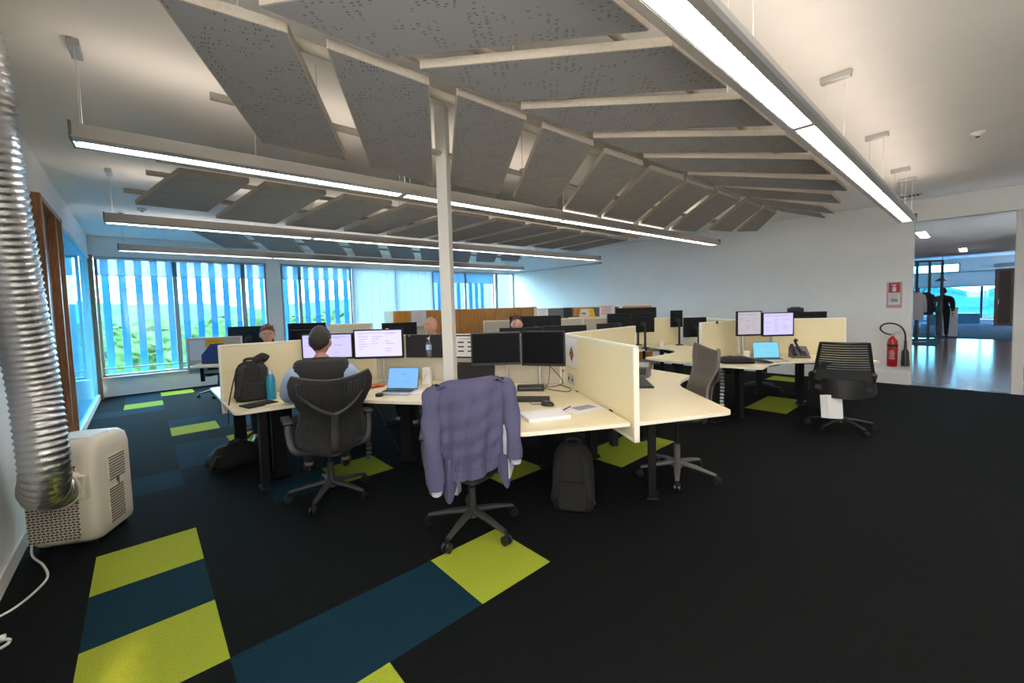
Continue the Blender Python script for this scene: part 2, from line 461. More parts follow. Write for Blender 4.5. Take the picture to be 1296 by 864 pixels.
# window wall -------------------------------------------------------
WX0, WX1 = -4.6, 10.0
ww = MB()
ww.box(((WX0 + WX1) / 2, YW + .08, .175), (WX1 - WX0, .16, .35))
ww.box(((WX0 + WX1) / 2, YW + .08, (2.65 + ZC) / 2 + .03), (WX1 - WX0, .16, ZC - 2.65 + .06))
ww.box((2.37, YW + .08, 1.5), (.30, .16, 2.32))
ww.box((-.72, YW + .08, 1.5), (.13, .16, 2.32))
ww.box((9.98, YW + .08, 1.5), (.1, .16, 2.32))
struct('wall_window', ww, 'wall')
struct('trim_sill', MB().box(((XL + 9.95) / 2, YW - .02, .362), (9.95 - XL, .10, .025)), 'trim', bevel=.004)
def window(n, x0, x1, mulls=(), blind=None, rail=True):
    z0, z1 = .372, 2.65
    f = MB()
    for x in (x0 + .022, x1 - .022): f.box((x, YW + .06, (z0 + z1) / 2), (.045, .08, z1 - z0))
    f.box(((x0 + x1) / 2, YW + .06, z0 + .022), (x1 - x0, .08, .045)); f.box(((x0 + x1) / 2, YW + .06, z1 - .02), (x1 - x0, .08, .04))
    for m_ in mulls: f.box((m_, YW + .06, (z0 + z1) / 2), (.075, .09, z1 - z0))
    o = f.build('window_%d' % n, M['frame'], bevel=.004); o['kind'] = 'structure'
    MB().box(((x0 + x1) / 2, YW + .07, (z0 + z1) / 2), (x1 - x0 - .05, .008, z1 - z0 - .05)).build('pane', 'glass', o)
    if rail: MB().cyl((x0, YW + .02, .53), (x1, YW + .02, .53), .014).build('guard_rail', 'frame', o)
    if blind:
        b = thing('roller_blind', blind, 'blind', ((x0 + x1) / 2, YW - .015, 2.62), 0, 'roller blinds over the windows')
        MB().box((0, .03, -.165), (x1 - x0 - .02, .002, .31)).build('fabric', 'blind', b)
        MB().cyl((-(x1 - x0) / 2, 0, 0), ((x1 - x0) / 2, 0, 0), .024).build('roller', 'alu', b)
        MB().box((0, .03, -.325), (x1 - x0 - .02, .012, .018)).build('bottom_bar', 'alu', b)
    return o
window(1, -.60, 1.76, (.57,), 'translucent roller blind half up over the wide leftmost window')
window(2, 1.76, 2.22, (), 'narrow translucent roller blind left of the grey pilaster')
window(3, 2.52, 4.19, (2.93,), 'translucent roller blind right of the grey pilaster')
window(4, 6.62, 9.03, (7.85,), 'translucent roller blind on the window behind the white column')
window(5, 9.10, 9.93, (9.17,), None)
window(6, -4.5, -.80, (-2.6,), None)
# closed white blinds between the third and fourth window
for x0, x1, lab in ((4.20, 5.41, 'closed white vertical blind, left of the pair between the windows'), (5.43, 6.61, 'closed white vertical blind, right of the pair, near the white column')):
    b = thing('vertical_blind', lab, 'blind', ((x0 + x1) / 2, YW - .03, 2.64), 0, 'closed vertical blinds')
    MB().box((0, 0, -.01), (x1 - x0, .05, .03)).build('head_rail', 'trim', b)
    sl = MB(); n = 10; wd = (x1 - x0) / n
    for k in range(n): sl.box((-(x1 - x0) / 2 + wd * (k + .5), .012 * (k % 2), -1.15), (wd * 1.06, .003, 2.24), rz=.06)
    sl.build('vanes', 'vblind', b, smooth=False)
window(12, 4.21, 6.60, (5.41,), None, False)
# added unseen window in the left wall, its daylight brightens the right wall
f = MB()
for y in (-2.58, -.85, .88): f.box((XL - .05, y, 1.825), (.08, .05, 1.45))
for z in (1.12, 2.53): f.box((XL - .05, -.85, z), (.08, 3.5, .05))
o = f.build('window_13', M['frame'], bevel=.004); o['kind'] = 'structure'
MB().box((XL - .05, -.85, 1.825), (.008, 3.46, 1.42)).build('pane', 'tintglass', o)
# outside louvre fins
k = 0
x = -4.4
while x < 9.0:
    fb = MB().box((0, 0, 0), (.125, .030, 3.4), R=Matrix.Rotation(-.35, 3, 'Z'))
    o = fb.build('louvre_fin', M['fin'], bevel=.012, loc=(x, YW + .42, 1.5))
    tag(o, 'upright blue louvre blade standing outside the windows', 'louvre', 'blue louvre blades outside')
    o['kind'] = 'structure'
    x += .245
struct('trim_louvre', MB().box((2.6, YW + .42, 3.25), (14.4, .12, .08)).box((2.6, YW + .42, -.25), (14.4, .12, .08)), 'frame')

# timber door frame and glazed screen in the left wall --------------------
dj = MB()
dj.box((XL + .0, 5.485, 1.30), (.13, .07, 2.60)); dj.box((XL + .0, 6.44, 1.30), (.10, .07, 2.60)); dj.box((XL + .0, 6.74, 1.30), (.13, .07, 2.60))
dj.box((XL + .0, 6.11, 2.58), (.12, 1.3, .05))
struct('trim_door', dj, 'timber', bevel=.004)
d1 = MB().box((XL - .03, 5.96, 1.29), (.045, .88, 2.54)).build('door_1', M['doorwood'], bevel=.004); d1['kind'] = 'structure'
MB().cyl((XL - .01, 5.60, 1.02), (XL + .05, 5.60, 1.02), .011).cyl((XL + .045, 5.60, 1.02), (XL + .045, 5.72, 1.02), .010).build('door_handle', 'chrome', d1)
for y0, y1, nm in ((6.475, 6.705, 7), (6.775, 10.55, 8)):
    f = MB().box((XL - .0, (y0 + y1) / 2, .06), (.06, y1 - y0, .10)).box((XL, (y0 + y1) / 2, 2.59), (.06, y1 - y0, .03))
    o = f.build('window_%d' % nm, M['trim'], bevel=.003); o['kind'] = 'structure'
    MB().box((XL, (y0 + y1) / 2, 1.34), (.012, y1 - y0, 2.48)).build('pane', 'frost' if nm == 8 else 'clearglass', o)
struct('trim_corner', MB().box((XL + .005, 10.66, 1.32), (.12, .16, 2.64)), 'timber', bevel=.004)
# the room behind the glazed screen
struct('wall_meeting', MB().box((-4.65, 7.6, 1.5), (.1, 6.6, 3.1)).box((-2.7, 4.6, 1.5), (4.0, .1, 3.1)), 'wall')
struct('floor_meeting', MB().box((-2.7, 7.74, -.05), (3.9, 6.3, .1)), 'bluecarpet')
struct('ceiling_meeting', MB().box((-2.7, 7.74, ZC + .05), (3.9, 6.3, .1)), 'ceil')

# white steel column
cl = MB().box((0, 0, ZC / 2), (.088, .088, ZC)).build('column', M['steel'], bevel=.006, loc=(1.82, 2.77, 0), rot=(0, 0, .62)); cl['kind'] = 'structure'

# corridor beyond the opening ---------------------------------------
struct('floor_corridor', MB().box((15.0, 1.0, -.1), (10.96, 8.0, .2)), 'gloss')
struct('floor_lobby', MB().box((26.8, 1.0, -.1), (12.6, 8.0, .2)), 'bluecarpet')
struct('ceiling_corridor', MB().box((14.4, 1.0, 2.75), (9.4, 8.0, .1)), 'ceil')
struct('ceiling_lobby', MB().box((26.0, 1.0, 3.45), (14.0, 8.0, .1)).box((19.1, 1.0, 3.1), (.1, 8.0, .7)), 'ceil')
struct('wall_corridor', MB().box((21.5, 5.0, 1.7), (23.2, .1, 3.6)).box((21.5, -3.0, 1.7), (23.2, .1, 3.6)), 'wall')
fw = MB().box((33.05, 1.0, .08), (.1, 8, .16)).box((33.05, 1.0, 2.3), (.1, 8, .78)).box((33.05, 1.0, 3.3), (.1, 8, .3)).box((33.05, -1.15, 1.0), (.1, .9, 1.8)).box((33.05, -.55, 2.9), (.1, 2.5, .5))
struct('wall_far', fw, 'wall')
def lobbywin(n, y0, y1, z0, z1):
    f = MB()
    for y in (y0, y1): f.box((33.0, y, (z0 + z1) / 2), (.12, .08, z1 - z0))
    for z in (z0, z1): f.box((33.0, (y0 + y1) / 2, z), (.12, y1 - y0, .06))
    o = f.build('window_%d' % n, M['frame'], bevel=.005); o['kind'] = 'structure'
    MB().box((33.0, (y0 + y1) / 2, (z0 + z1) / 2), (.01, y1 - y0, z1 - z0)).build('pane', 'lobbyglass', o)
lobbywin(9, -.68, -.12, .2, 1.9); lobbywin(10, -.10, 4.8, .2, 1.9); lobbywin(11, .7, 4.8, 2.70, 3.14)
def clight(x, y, z, sx, sy):
    t = thing('ceiling_light', LBL.pop(0), 'ceiling light', (x, y, z), 0, 'corridor ceiling lights')
    MB().box((0, 0, 0), (sx, sy, .03)).build('housing', 'steel', t, .004)
    MB().box((0, 0, -.018), (sx * .9, sy * .8, .008)).build('diffuser', 'lampdown', t)
LBL = ['slim ceiling light in the glossy corridor nearest the office', 'slim ceiling light in the lobby far beyond the glossy corridor', 'slim ceiling light in the corridor just before the glass screen']
clight(11.6, .75, 2.685, 1.2, .16); clight(24.5, .15, 3.385, 1.6, .2); clight(16.6, .3, 2.685, 1.2, .16)

# outdoors ---------------------------------------------------------
struct('ground_outside', MB().box((10, 60, -8.2), (220, 97, .4)), 'grass')
hb = MB().grid(lambda u, v: (48 + 70 * v, -45 + 90 * u, -3 + 8.2 * math.sin(min(1, v * 1.6) * PI / 2) * (.78 + .18 * math.sin(u * 17) * math.cos(u * 41 + 1) + .1 * math.sin(u * 7 + 2)) * (1 if v > 0 else 0)), 60, 12)
struct('hill_outside', hb, 'hillblue', smooth=True)
struct('ground_yard', MB().box((45, 0, -.5), (22, 60, .4)), 'clad')
struct('wall_annexe', MB().box((10.9, 15.5, 1.0), (4.2, 2.0, 9.0)), 'clad')
def tree(i, x, y, top, r):
    t = thing('tree', ['leafy tree beyond the louvres, left of the row', 'leafy tree beyond the louvres'][0], 'tree', (x, y, -8), 0, 'trees outside the windows')
    t['label'] = 'bright green leafy tree seen between the blue louvre blades'
    rnd = random.Random(i); H = top + 8
    c = MB()
    for k in range(16):
        a = rnd.uniform(0, 2 * PI); d = r * math.sqrt(rnd.random()) * .75
        rr = r * rnd.uniform(.32, .5)
        z = H - rr - (d / r) ** 2 * r * .6 - rnd.uniform(0, .8) * r * (k > 3)
        c.ball((d * math.cos(a), d * math.sin(a), z), (rr, rr, rr * .85), 12, 8)
    c.v = [p + Vector((rnd.uniform(-1, 1), rnd.uniform(-1, 1), rnd.uniform(-1, 1))) * r * .06 for p in c.v]
    c.build('crown', 'leaf', t, smooth=False)
    MB().tube([(0, 0, 0), (.1, 0, H * .5), (0, .1, H * .8)], [.28, .2, .1], 8).build('trunk', 'bark', t)
trees = [(-7, 24, 1.2, 3.2), (-3, 21, .4, 2.8), (0.5, 23, 1.0, 3.0), (4, 20, .3, 2.6), (7.5, 22, .8, 3.0), (11, 24, 1.2, 3.2), (-9, 34, 2.2, 4), (-3, 36, 2.3, 4.2), (3, 34, 2.1, 4), (9, 36, 2.4, 4.2), (15, 33, 2.0, 4), (-14, 44, 2.7, 5), (-5, 46, 2.9, 5), (5, 46, 2.7, 5), (15, 45, 2.8, 5), (24, 44, 2.6, 5), (-4.5, 28, 1.4, 3.2), (2, 28, 1.5, 3.3), (8.5, 29, 1.3, 3.2)]
for i, (x_, y_, tp_, r_) in enumerate(trees): tree(i, x_, y_, 1.30 + .014 * y_ + .25 * math.sin(i * 2.3), r_)
rb = MB().grid(lambda u, v: (-90 + 190 * u, 75 + 60 * v, -9 + (13.0 + .9 * math.sin(u * 19) + .5 * math.sin(u * 47 + 2)) * math.sin(min(1, .25 + v * 1.5) * PI / 2)), 80, 10)
struct('hill_ridge', rb, 'hillblue', smooth=True)

# ================================================================== CEILING THINGS
def lamp(label, A, B, z, mounts, wd=.19):
    A = Vector((*A, z)); B = Vector((*B, z)); d = B - A; L = d.length
    t = thing('pendant_lamp', label, 'ceiling lamp', tuple(A), math.atan2(d.y, d.x), 'long suspended office lamps')
    h = .10
    prof = [(-wd / 2, -h / 2 + .012), (-wd / 2 + .012, -h / 2), (-.050, -h / 2), (-.048, -h / 2 + .026), (.048, -h / 2 + .026), (.050, -h / 2), (wd / 2 - .012, -h / 2), (wd / 2, -h / 2 + .012), (wd / 2 - .035, h / 2), (.045, h / 2), (.045, h / 2 - .02), (-.045, h / 2 - .02), (-.045, h / 2), (-wd / 2 + .035, h / 2)]
    hb = MB(); n = len(prof)
    hb.add([(x, y, zz) for x in (0, L) for y, zz in prof], [(i, (i + 1) % n, n + (i + 1) % n, n + i) for i in range(n)] + [tuple(range(n))[::-1], tuple(range(n, 2 * n))])
    hb.build('housing', 'alu', t, smooth=False)
    MB().box((L / 2, 0, -h / 2 + .0225), (L - .04, .092, .004)).build('diffuser', 'lampdown', t)
    MB().box((L / 2, 0, h / 2 - .017), (L - .04, .085, .004)).build('uplight', 'lampup', t)
    lv = MB(); s = .048; k = int((L - .1) / s)
    for i in range(k):
        x = .06 + i * s
        lv.add([(x - .001, -.057, -h / 2 + .002), (x - .001, .057, -h / 2 + .002), (x - .001, .055, -h / 2 + .008), (x - .001, -.055, -h / 2 + .016), (x + .001, -.057, -h / 2 + .002), (x + .001, .057, -h / 2 + .002), (x + .001, .055, -h / 2 + .008), (x + .001, -.055, -h / 2 + .008)], [(3, 2, 1, 0), (4, 5, 6, 7), (0, 1, 5, 4), (2, 3, 7, 6)])
    for sg in (-1, 1): lv.box((L / 2, sg * .0465, -h / 2 + .012), (L - .06, .002, .018))
    for q in (.25, .5, .75): lv.box((L * q, 0, -h / 2 + .011), (.05, .094, .018))
    lv.build('louvre', 'silver', t, smooth=False)
    for x in (0, L): MB().box((x, 0, 0), (.012, wd * .98, h)).build('end_cap', 'darkalu', t, .003)
    for m_ in mounts:
        wz = ZC - z
        for sg in (-1, 1): MB().cyl((m_, sg * .05, h / 2 - .01), (m_, sg * .05, wz - .03), .0022, n=6).build('wire', 'steel', t)
        MB().box((m_, 0, wz - .022), (.05, .17, .044)).build('ceiling_mount', 'alu', t, .004)
    return t
lamp('long suspended lamp running overhead at right towards the corridor', (-1.9, .735), (7.80, .655), 2.53, [2.0, 3.9, 5.6, 7.25, 8.9, 9.55])
lamp('long suspended lamp passing behind the white column, nearest of the middle three', (-.23, 3.41), (7.76, 3.14), 2.53, [.04, 2.05, 4.1, 6.1, 7.9])
lamp('long suspended lamp, middle of the three towards the windows', (-.22, 6.04), (7.84, 5.75), 2.53, [.06, 2.05, 4.1, 6.1, 7.95])
lamp('long suspended lamp hanging nearest the windows', (-.19, 8.44), (7.94, 8.36), 2.53, [.06, 2.05, 4.1, 6.1, 8.05])

lamp('long suspended lamp added behind the camera to brighten the right wall', (-.2, -1.55), (7.8, -1.62), 2.53, [.1, 2.6, 5.2, 7.9])  # unseen extra lamp, added to lift the light on the right wall

def baffle(label, q, z, group, dz=(0, 0), th=.042):
    """q: four plan corners (near-left, near-right, far-right, far-left); dz: height change at near / far end"""
    P = [Vector((x, y)) for x, y in q]
    c = sum(P, Vector((0, 0))) / 4
    ax = ((P[3] + P[2]) - (P[0] + P[1])).normalized(); rz = math.atan2(ax.y, ax.x) - PI / 2
    R = Matrix.Rotation(-rz, 2)
    t = thing('acoustic_baffle', label, 'ceiling baffle', (c.x, c.y, z), rz, group)
    l = [R @ (p - c) for p in P]; zz = [dz[0], dz[0], dz[1], dz[1]]
    vs = [(l[i].x, l[i].y, zz[i]) for i in range(4)] + [(l[i].x, l[i].y, zz[i] + th) for i in range(4)]
    a = sum(l[i].x * l[(i + 1) % 4].y - l[(i + 1) % 4].x * l[i].y for i in range(4))
    fs = [(3, 2, 1, 0), (4, 5, 6, 7)] + [(i, (i + 1) % 4, 4 + (i + 1) % 4, 4 + i) for i in range(4)]
    if a < 0: fs = [f[::-1] for f in fs]
    mb = MB().add(vs, fs); mb.build('felt_board', 'felt', t, smooth=False)
    e = MB()
    for i in range(4):
        p0 = l[i]; p1 = l[(i + 1) % 4]; n = Vector(((p1 - p0).y, -(p1 - p0).x)).normalized() * (.006 if a > 0 else -.006)
        z0, z1 = zz[i], zz[(i + 1) % 4]
        o0, o1 = p0 + n, p1 + n
        v = [(p0.x, p0.y, z0 + .001), (p1.x, p1.y, z1 + .001), (o1.x, o1.y, z1 + .001), (o0.x, o0.y, z0 + .001)]
        v += [(x_, y_, z_ + th - .002) for x_, y_, z_ in v]
        f = [(0, 1, 2, 3), (7, 6, 5, 4), (3, 2, 6, 7), (0, 3, 7, 4), (1, 0, 4, 5), (2, 1, 5, 6)]
        e.add(v, f)
    e.build('edge_band', 'feltedge', t, smooth=False)
    return t
ORD = ['first', 'second', 'third', 'fourth', 'fifth', 'sixth', 'seventh', 'eighth', 'ninth', 'tenth', 'eleventh']
ZB = 2.60
Lq = [[(.10, 1.90), (.50, 1.85), (1.20, 3.11), (.66, 3.11)], [(.66, 1.85), (1.14, 1.84), (2.02, 3.25), (1.40, 3.13)], [(1.31, 1.83), (1.79, 1.82), (2.72, 3.16), (2.15, 3.15)],
      [(1.96, 1.83), (2.45, 1.82), (3.54, 3.19), (2.93, 3.16)], [(2.64, 1.85), (3.12, 1.83), (4.46, 3.30), (3.84, 3.30)], [(3.27, 1.84), (3.79, 1.81), (5.26, 3.27), (4.54, 3.25)],
      [(3.89, 1.82), (4.37, 1.79), (6.0, 3.2), (5.4, 3.24)], [(4.55, 1.80), (5.06, 1.78), (6.68, 3.0), (6.18, 3.17)], [(5.19, 1.77), (5.71, 1.76), (7.21, 2.67), (6.74, 2.81)], [(5.85, 1.76), (6.2, 1.75), (7.55, 2.40), (7.30, 2.60)]]
Rq = [[(.39, 1.75), (.88, 1.75), (1.62, .92), (1.05, .92)], [(1.04, 1.74), (1.53, 1.74), (2.36, .90), (1.80, .91)], [(1.68, 1.735), (2.17, 1.73), (3.10, .90), (2.56, .90)], [(2.34, 1.73), (2.78, 1.715), (3.88, .89), (3.36, .90)],
      [(2.96, 1.72), (3.50, 1.70), (4.74, .91), (4.11, .91)], [(3.67, 1.71), (4.18, 1.71), (5.61, .94), (5.0, .93)], [(4.30, 1.70), (4.90, 1.70), (6.28, 1.11), (5.65, 1.08)], [(4.98, 1.69), (5.58, 1.70), (6.97, 1.29), (6.27, 1.28)], [(5.70, 1.68), (6.16, 1.68), (7.24, 1.44), (6.69, 1.40)]]
Mn = [(.29, .75), (.88, 1.38), (1.56, 2.05), (2.22, 2.70), (2.86, 3.36), (3.50, 4.0), (4.15, 4.65), (4.80, 5.20), (5.35, 5.90), (6.05, 6.50)]
Mf = [(.03, .60, 5.52), (.72, 1.32, 5.82), (1.45, 2.05, 5.84), (2.18, 2.65, 5.84), (2.80, 3.37, 5.82), (3.50, 4.02, 5.80), (4.14, 4.65, 5.72), (4.77, 5.40, 5.62), (5.55, 6.13, 5.55), (6.27, 6.80, 5.50)]
Nq = [[(.41, 6.45), (.94, 6.45), (1.57, 8.19), (1.11, 8.28)], [(1.08, 6.45), (1.58, 6.45), (2.35, 8.31), (1.78, 8.31)], [(1.72, 6.42), (2.21, 6.42), (3.14, 8.33), (2.55, 8.33)], [(2.41, 6.42), (2.86, 6.40), (3.87, 8.33), (3.32, 8.33)],
      [(3.06, 6.42), (3.49, 6.42), (4.64, 8.33), (4.10, 8.33)], [(3.68, 6.42), (4.12, 6.40), (5.33, 8.33), (4.82, 8.33)], [(4.31, 6.44), (4.83, 6.46), (6.09, 8.30), (5.60, 8.33)], [(5.02, 6.50), (5.54, 6.52), (6.62, 7.96), (6.13, 8.03)], [(5.76, 6.66), (6.31, 6.69), (7.06, 7.56), (6.53, 7.58)]]
for i, q in enumerate(Lq): baffle('grey felt ceiling baffle, %s from the left in the row above the front lamp' % ORD[i], q, ZB, 'baffles left of the near spine')
for i, q in enumerate(Rq): baffle('grey felt ceiling baffle, %s from the camera in the row beside the right lamp' % ORD[i], [q[3], q[2], q[1], q[0]], ZB, 'baffles right of the near spine')
for i in range(10): baffle('grey felt ceiling baffle, %s from the left in the row behind the front lamp' % ORD[i], [(Mn[i][0], 4.14), (Mn[i][1], 4.12), (Mf[i][1], Mf[i][2]), (Mf[i][0], Mf[i][2])], ZB, 'baffles behind the front lamp')
for i in range(9):
    x = .30 + .66 * i; tilt = -.13 if i < 4 else -.04
    baffle('felt ceiling baffle seen nearly edge-on, %s from the left along the second spine' % ORD[i], [(x + .18, 3.58 - .03 * i), (x + .70, 3.58 - .03 * i), (x + .52, 4.04), (x, 4.04)], 2.66, 'baffles on the near side of the second spine', (tilt, 0))
for i, q in enumerate(Nq): baffle('bluish felt ceiling baffle, %s from the left in the row nearest the windows' % ORD[i], q, ZB, 'baffles nearest the windows')

def rail(label, pts, z, r, hang, matn='feltedge'):
    t = thing('support_rail', label, 'ceiling rail', (pts[0][0], pts[0][1], z), 0, 'rails carrying the ceiling baffles')
    a = Vector((*pts[0], z)); b = Vector((*pts[1], z))
    MB().cyl((0, 0, 0), tuple(b - a), r, n=10).build('tube', matn, t)
    for h in hang:
        p = (b - a) * h
        MB().cyl(tuple(p), (p.x, p.y, ZC - z), .003, n=6).build('hanger', 'steel', t)
        MB().box((p.x, p.y, r), (.03, .045, .05)).build('clip', 'alu', t)
ZR = 2.675
rail('ridge rail along the near spine of baffles', ((-.4, 1.79), (6.45, 1.70)), 2.665, .017, (.1, .3, .5, .7, .9))
rail('rail over the left baffles, next to the near spine', ((.05, 2.02), (6.4, 1.98)), ZR, .026, (.05, .35, .65, .95))
rail('rail over the left baffles, next to the front lamp', ((.35, 2.78), (7.3, 2.66)), ZR, .022, (.08, .33, .62, .9))
rail('rail over the right baffles, next to the near spine', ((.5, 1.55), (6.3, 1.55)), ZR, .022, (.1, .4, .7))
rail('rail over the right baffles, next to the right lamp', ((.9, 1.08), (5.9, 1.12)), ZR, .022, (.1, .4, .7))
rail('ridge rail along the second spine of baffles', ((.15, 4.085), (6.75, 4.06)), 2.665, .024, (.1, .3, .5, .7, .9))
rail('rail behind the front lamp, near the second spine', ((.1, 4.55), (6.7, 4.5)), ZR, .022, (.1, .4, .7))
rail('rail behind the front lamp, near the middle lamp', ((-.05, 5.3), (6.9, 5.2)), ZR, .022, (.1, .4, .7))
rail('rail over the window-side baffles, nearer the middle lamp', ((.6, 7.0), (7.0, 6.95)), ZR, .02, (.1, .4, .7))
rail('rail over the window-side baffles, nearer the windows', ((.9, 7.85), (7.1, 7.5)), ZR, .02, (.1, .4, .7))

def puck(label, x, y, cat='smoke detector'):
    t = thing('smoke_detector', label, cat, (x, y, ZC), 0, 'smoke detectors on the ceiling')
    MB().lathe([(.05, 0), (.055, -.012), (.045, -.028), (.018, -.04)], n=18).build('housing', 'white', t)
    MB().lathe([(.018, -.040), (.012, -.050), (0.004, -.052)], n=12).build('sensor', 'greyplastic', t)
puck('smoke detector on the ceiling at right, past the right lamp', 6.1, .04)
puck('smoke detector on the ceiling at left near the windows', .1, 7.9)
t = thing('air_vent', 'small dark vent on the ceiling beside the end of the right lamp', 'vent', (8.9, .75, ZC - .012))
MB().box((0, 0, 0), (.18, .30, .024)).build('frame', 'alu', t, .004)
v = MB()
for i in range(6): v.box((0, -.11 + .044 * i, -.014), (.14, .022, .006))
v.build('slats', 'black', t)
t = thing('ceiling_sensor', 'grey sensor hanging on a thin rod between two baffles', 'sensor', (1.22, 2.62, 2.72))
MB().cyl((0, 0, .04), (0, 0, ZC - 2.72), .004, n=8).build('rod', 'alu', t)
MB().box((0, 0, 0), (.05, .05, .08)).build('housing', 'alu', t, .01)

# ================================================================== SCREENS AND DESKS
def loft(mb, rings, caps=True):
    n = len(rings[0]); vs = [p for r in rings for p in r]
    fs = [(i * n + k, i * n + (k + 1) % n, (i + 1) * n + (k + 1) % n, (i + 1) * n + k) for i in range(len(rings) - 1) for k in range(n)]
    if caps: fs += [tuple(range(n))[::-1], tuple(range((len(rings) - 1) * n, len(rings) * n))]
    return mb.add(vs, fs)
def rr(w, d, r, z, c=(0, 0), n=4):
    return [(x + c[0], y + c[1], z) for x, y in roundpoly([(-w / 2, -d / 2), (w / 2, -d / 2), (w / 2, d / 2), (-w / 2, d / 2)], r, n)]
ZD = .73
def screen(label, A, B, z0=.60, z1=1.22, fab='screen_fab', grp='screens between the desks'):
    A = Vector(A); B = Vector(B); L = (B - A).length
    t = thing('desk_screen', label, 'desk screen', (A.x, A.y, 0), math.atan2((B - A).y, (B - A).x), grp)
    MB().box((L / 2, 0, (z0 + z1) / 2), (L - .03, .028, z1 - z0 - .03)).build('panel', fab, t)
    e = MB().box((L / 2, 0, z1 - .009), (L, .038, .018)).box((L / 2, 0, z0 + .009), (L, .038, .018)).box((.009, 0, (z0 + z1) / 2), (.018, .038, z1 - z0)).box((L - .009, 0, (z0 + z1) / 2), (.018, .038, z1 - z0))
    e.build('edge_trim', 'screen_edge', t, .003)
    for q in (.25, .75): MB().box((L * q, 0, max(z0, .13)), (.05, .05, .26)).build('bracket', 'black', t, .004)
    return t
def desk(label, poly, legs, beams, r=.03, rz=0, grp='cream worktops of the office', foot=True, drop=0):
    c = Vector((sum(p[0] for p in poly) / len(poly), sum(p[1] for p in poly) / len(poly)))
    t = thing('desk', label, 'desk', (c.x, c.y, 0), 0, grp)
    P = roundpoly([(x - c.x, y - c.y) for x, y in poly], r)
    n = len(P)
    MB().prism(P, ZD - .006, ZD).build('worktop', 'desk', t, .002)
    s = MB(); s.prism(P, ZD - .028, ZD - .0062); s.build('worktop_edge', 'deskedge', t, .003)
    for a, b in beams: MB().slab((a[0] - c.x, a[1] - c.y), (b[0] - c.x, b[1] - c.y), .06, ZD - .10, ZD - .03).build('beam', 'black', t, .004)
    for x, y, an in legs:
        l = MB().box((0, 0, (ZD - .03) / 2 + .01), (.11, .06, ZD - .05)).build('leg', 'black', t, .006, loc=(x - c.x, y - c.y, 0), rot=(0, 0, an))
        MB().box((0, 0, .012), (.16, .09, .024)).build('foot', 'black', l, .006)
    return t
T_, J_ = (3.05, 2.63), (1.95, 4.47)
S2E, S3E, S4E = (2.325, 1.42), (4.45, 2.74), (.50, 4.50)
screen('cream desk screen holding the orange diamond sign, end on to the camera', T_, S2E)
screen('cream desk screen beyond the right-hand worktop, behind the desk phone', (3.08, 2.65), S3E)
screen('cream desk screen behind the laptop and the twin dark monitors', (3.03, 2.66), J_, fab='screen_fab2')
screen('cream desk screen behind the black backpack and blue bottle', (1.93, 4.47), S4E)
screen('cream desk screen beyond the seated man, running towards the windows', (1.97, 4.51), (2.95, 6.2), fab='screen_fab2')
PK, P1E, P2E, JK = (6.35, 2.25), (5.38, 2.36), (7.06, 1.17), (7.32, 3.5)
screen('pale desk screen left of the lit monitors at the right-hand desk', (6.33, 2.26), P1E)
screen('pale desk screen behind the lit monitors and right chair', (6.37, 2.24), P2E)
screen('pale desk screen beyond the mug, behind the far right desk', (7.30, 3.54), (6.72, 4.2))
screen('pale desk screen joining the right desk to the one behind it', (6.37, 2.29), (7.31, 3.46), fab='screen_fab2')

man_desk = desk('cream corner desk with the backpack, where the man in the vest works',
     [(.50, 4.47), (.50, 3.80), (.93, 3.76), (1.28, 3.60), (1.47, 3.34), (1.72, 2.98), (2.48, 3.54), (1.93, 4.44)],
     [(.88, 4.22, 0), (.86, 4.40, 0), (1.91, 3.72, -.9), (.72, 4.0, 1.57)], [((.62, 4.15), (1.6, 4.1)), ((1.6, 4.1), (2.05, 3.4))], r=[.01, .07, .3, .35, .3, .02, .01, .01])
mid_desk = desk('cream corner desk in the middle with twin dark monitors and a mouse',
     [(1.725, 2.97), (2.05, 2.62), (2.12, 2.30), (1.98, 2.12), (1.66, 1.86), (1.69, 1.80), (2.305, 1.455), (3.01, 2.62), (2.49, 3.53)],
     [(2.60, 2.10, .6), (2.45, 3.0, -.9), (2.75, 2.6, 0)], [((2.1, 1.85), (2.7, 2.6)), ((2.7, 2.6), (2.25, 3.25))], r=[.01, .3, .35, .3, .04, .04, .01, .01, .01])
right_desk = desk('cream corner desk at the right of the sign screen, with phone and keyboard',
     [(2.355, 1.42), (3.02, 1.10), (3.42, 1.55), (3.62, 1.78), (3.90, 1.90), (4.22, 1.93), (4.42, 2.70), (3.09, 2.61)],
     [(2.87, 1.63, .55), (4.05, 2.4, 0), (3.2, 2.45, 0)], [((2.75, 1.55), (3.25, 2.4)), ((3.25, 2.4), (4.2, 2.4))], r=[.01, .06, .35, .35, .3, .05, .01, .01])
b1_desk = desk('pale corner desk at the right with two lit monitors and a laptop',
     [(5.38, 2.33), (5.07, 2.16), (5.17, 1.58), (5.62, 1.63), (5.95, 1.50), (6.16, 1.22), (6.48, .74), (7.04, 1.14), (6.34, 2.21)],
     [(5.68, 2.0, .9), (6.75, 1.35, .5), (6.85, 1.62, .5), (5.2, 2.1, 0)], [((5.35, 2.05), (6.3, 1.85)), ((6.3, 1.85), (6.75, 1.2))], r=[.01, .05, .07, .3, .3, .3, .05, .01, .01])
b2_desk = desk('pale corner desk further back at the right, with the white mug',
     [(5.38, 2.39), (5.10, 2.48), (5.24, 3.08), (5.75, 3.02), (6.15, 3.05), (6.45, 3.30), (6.60, 3.68), (6.74, 4.13), (7.27, 3.53), (6.33, 2.30)],
     [(5.6, 2.75, .9), (6.7, 3.6, .6), (5.3, 2.6, 0)], [((5.35, 2.7), (6.4, 2.75)), ((6.4, 2.75), (6.75, 3.6))], r=[.01, .04, .05, .3, .35, .3, .2, .05, .01, .01])
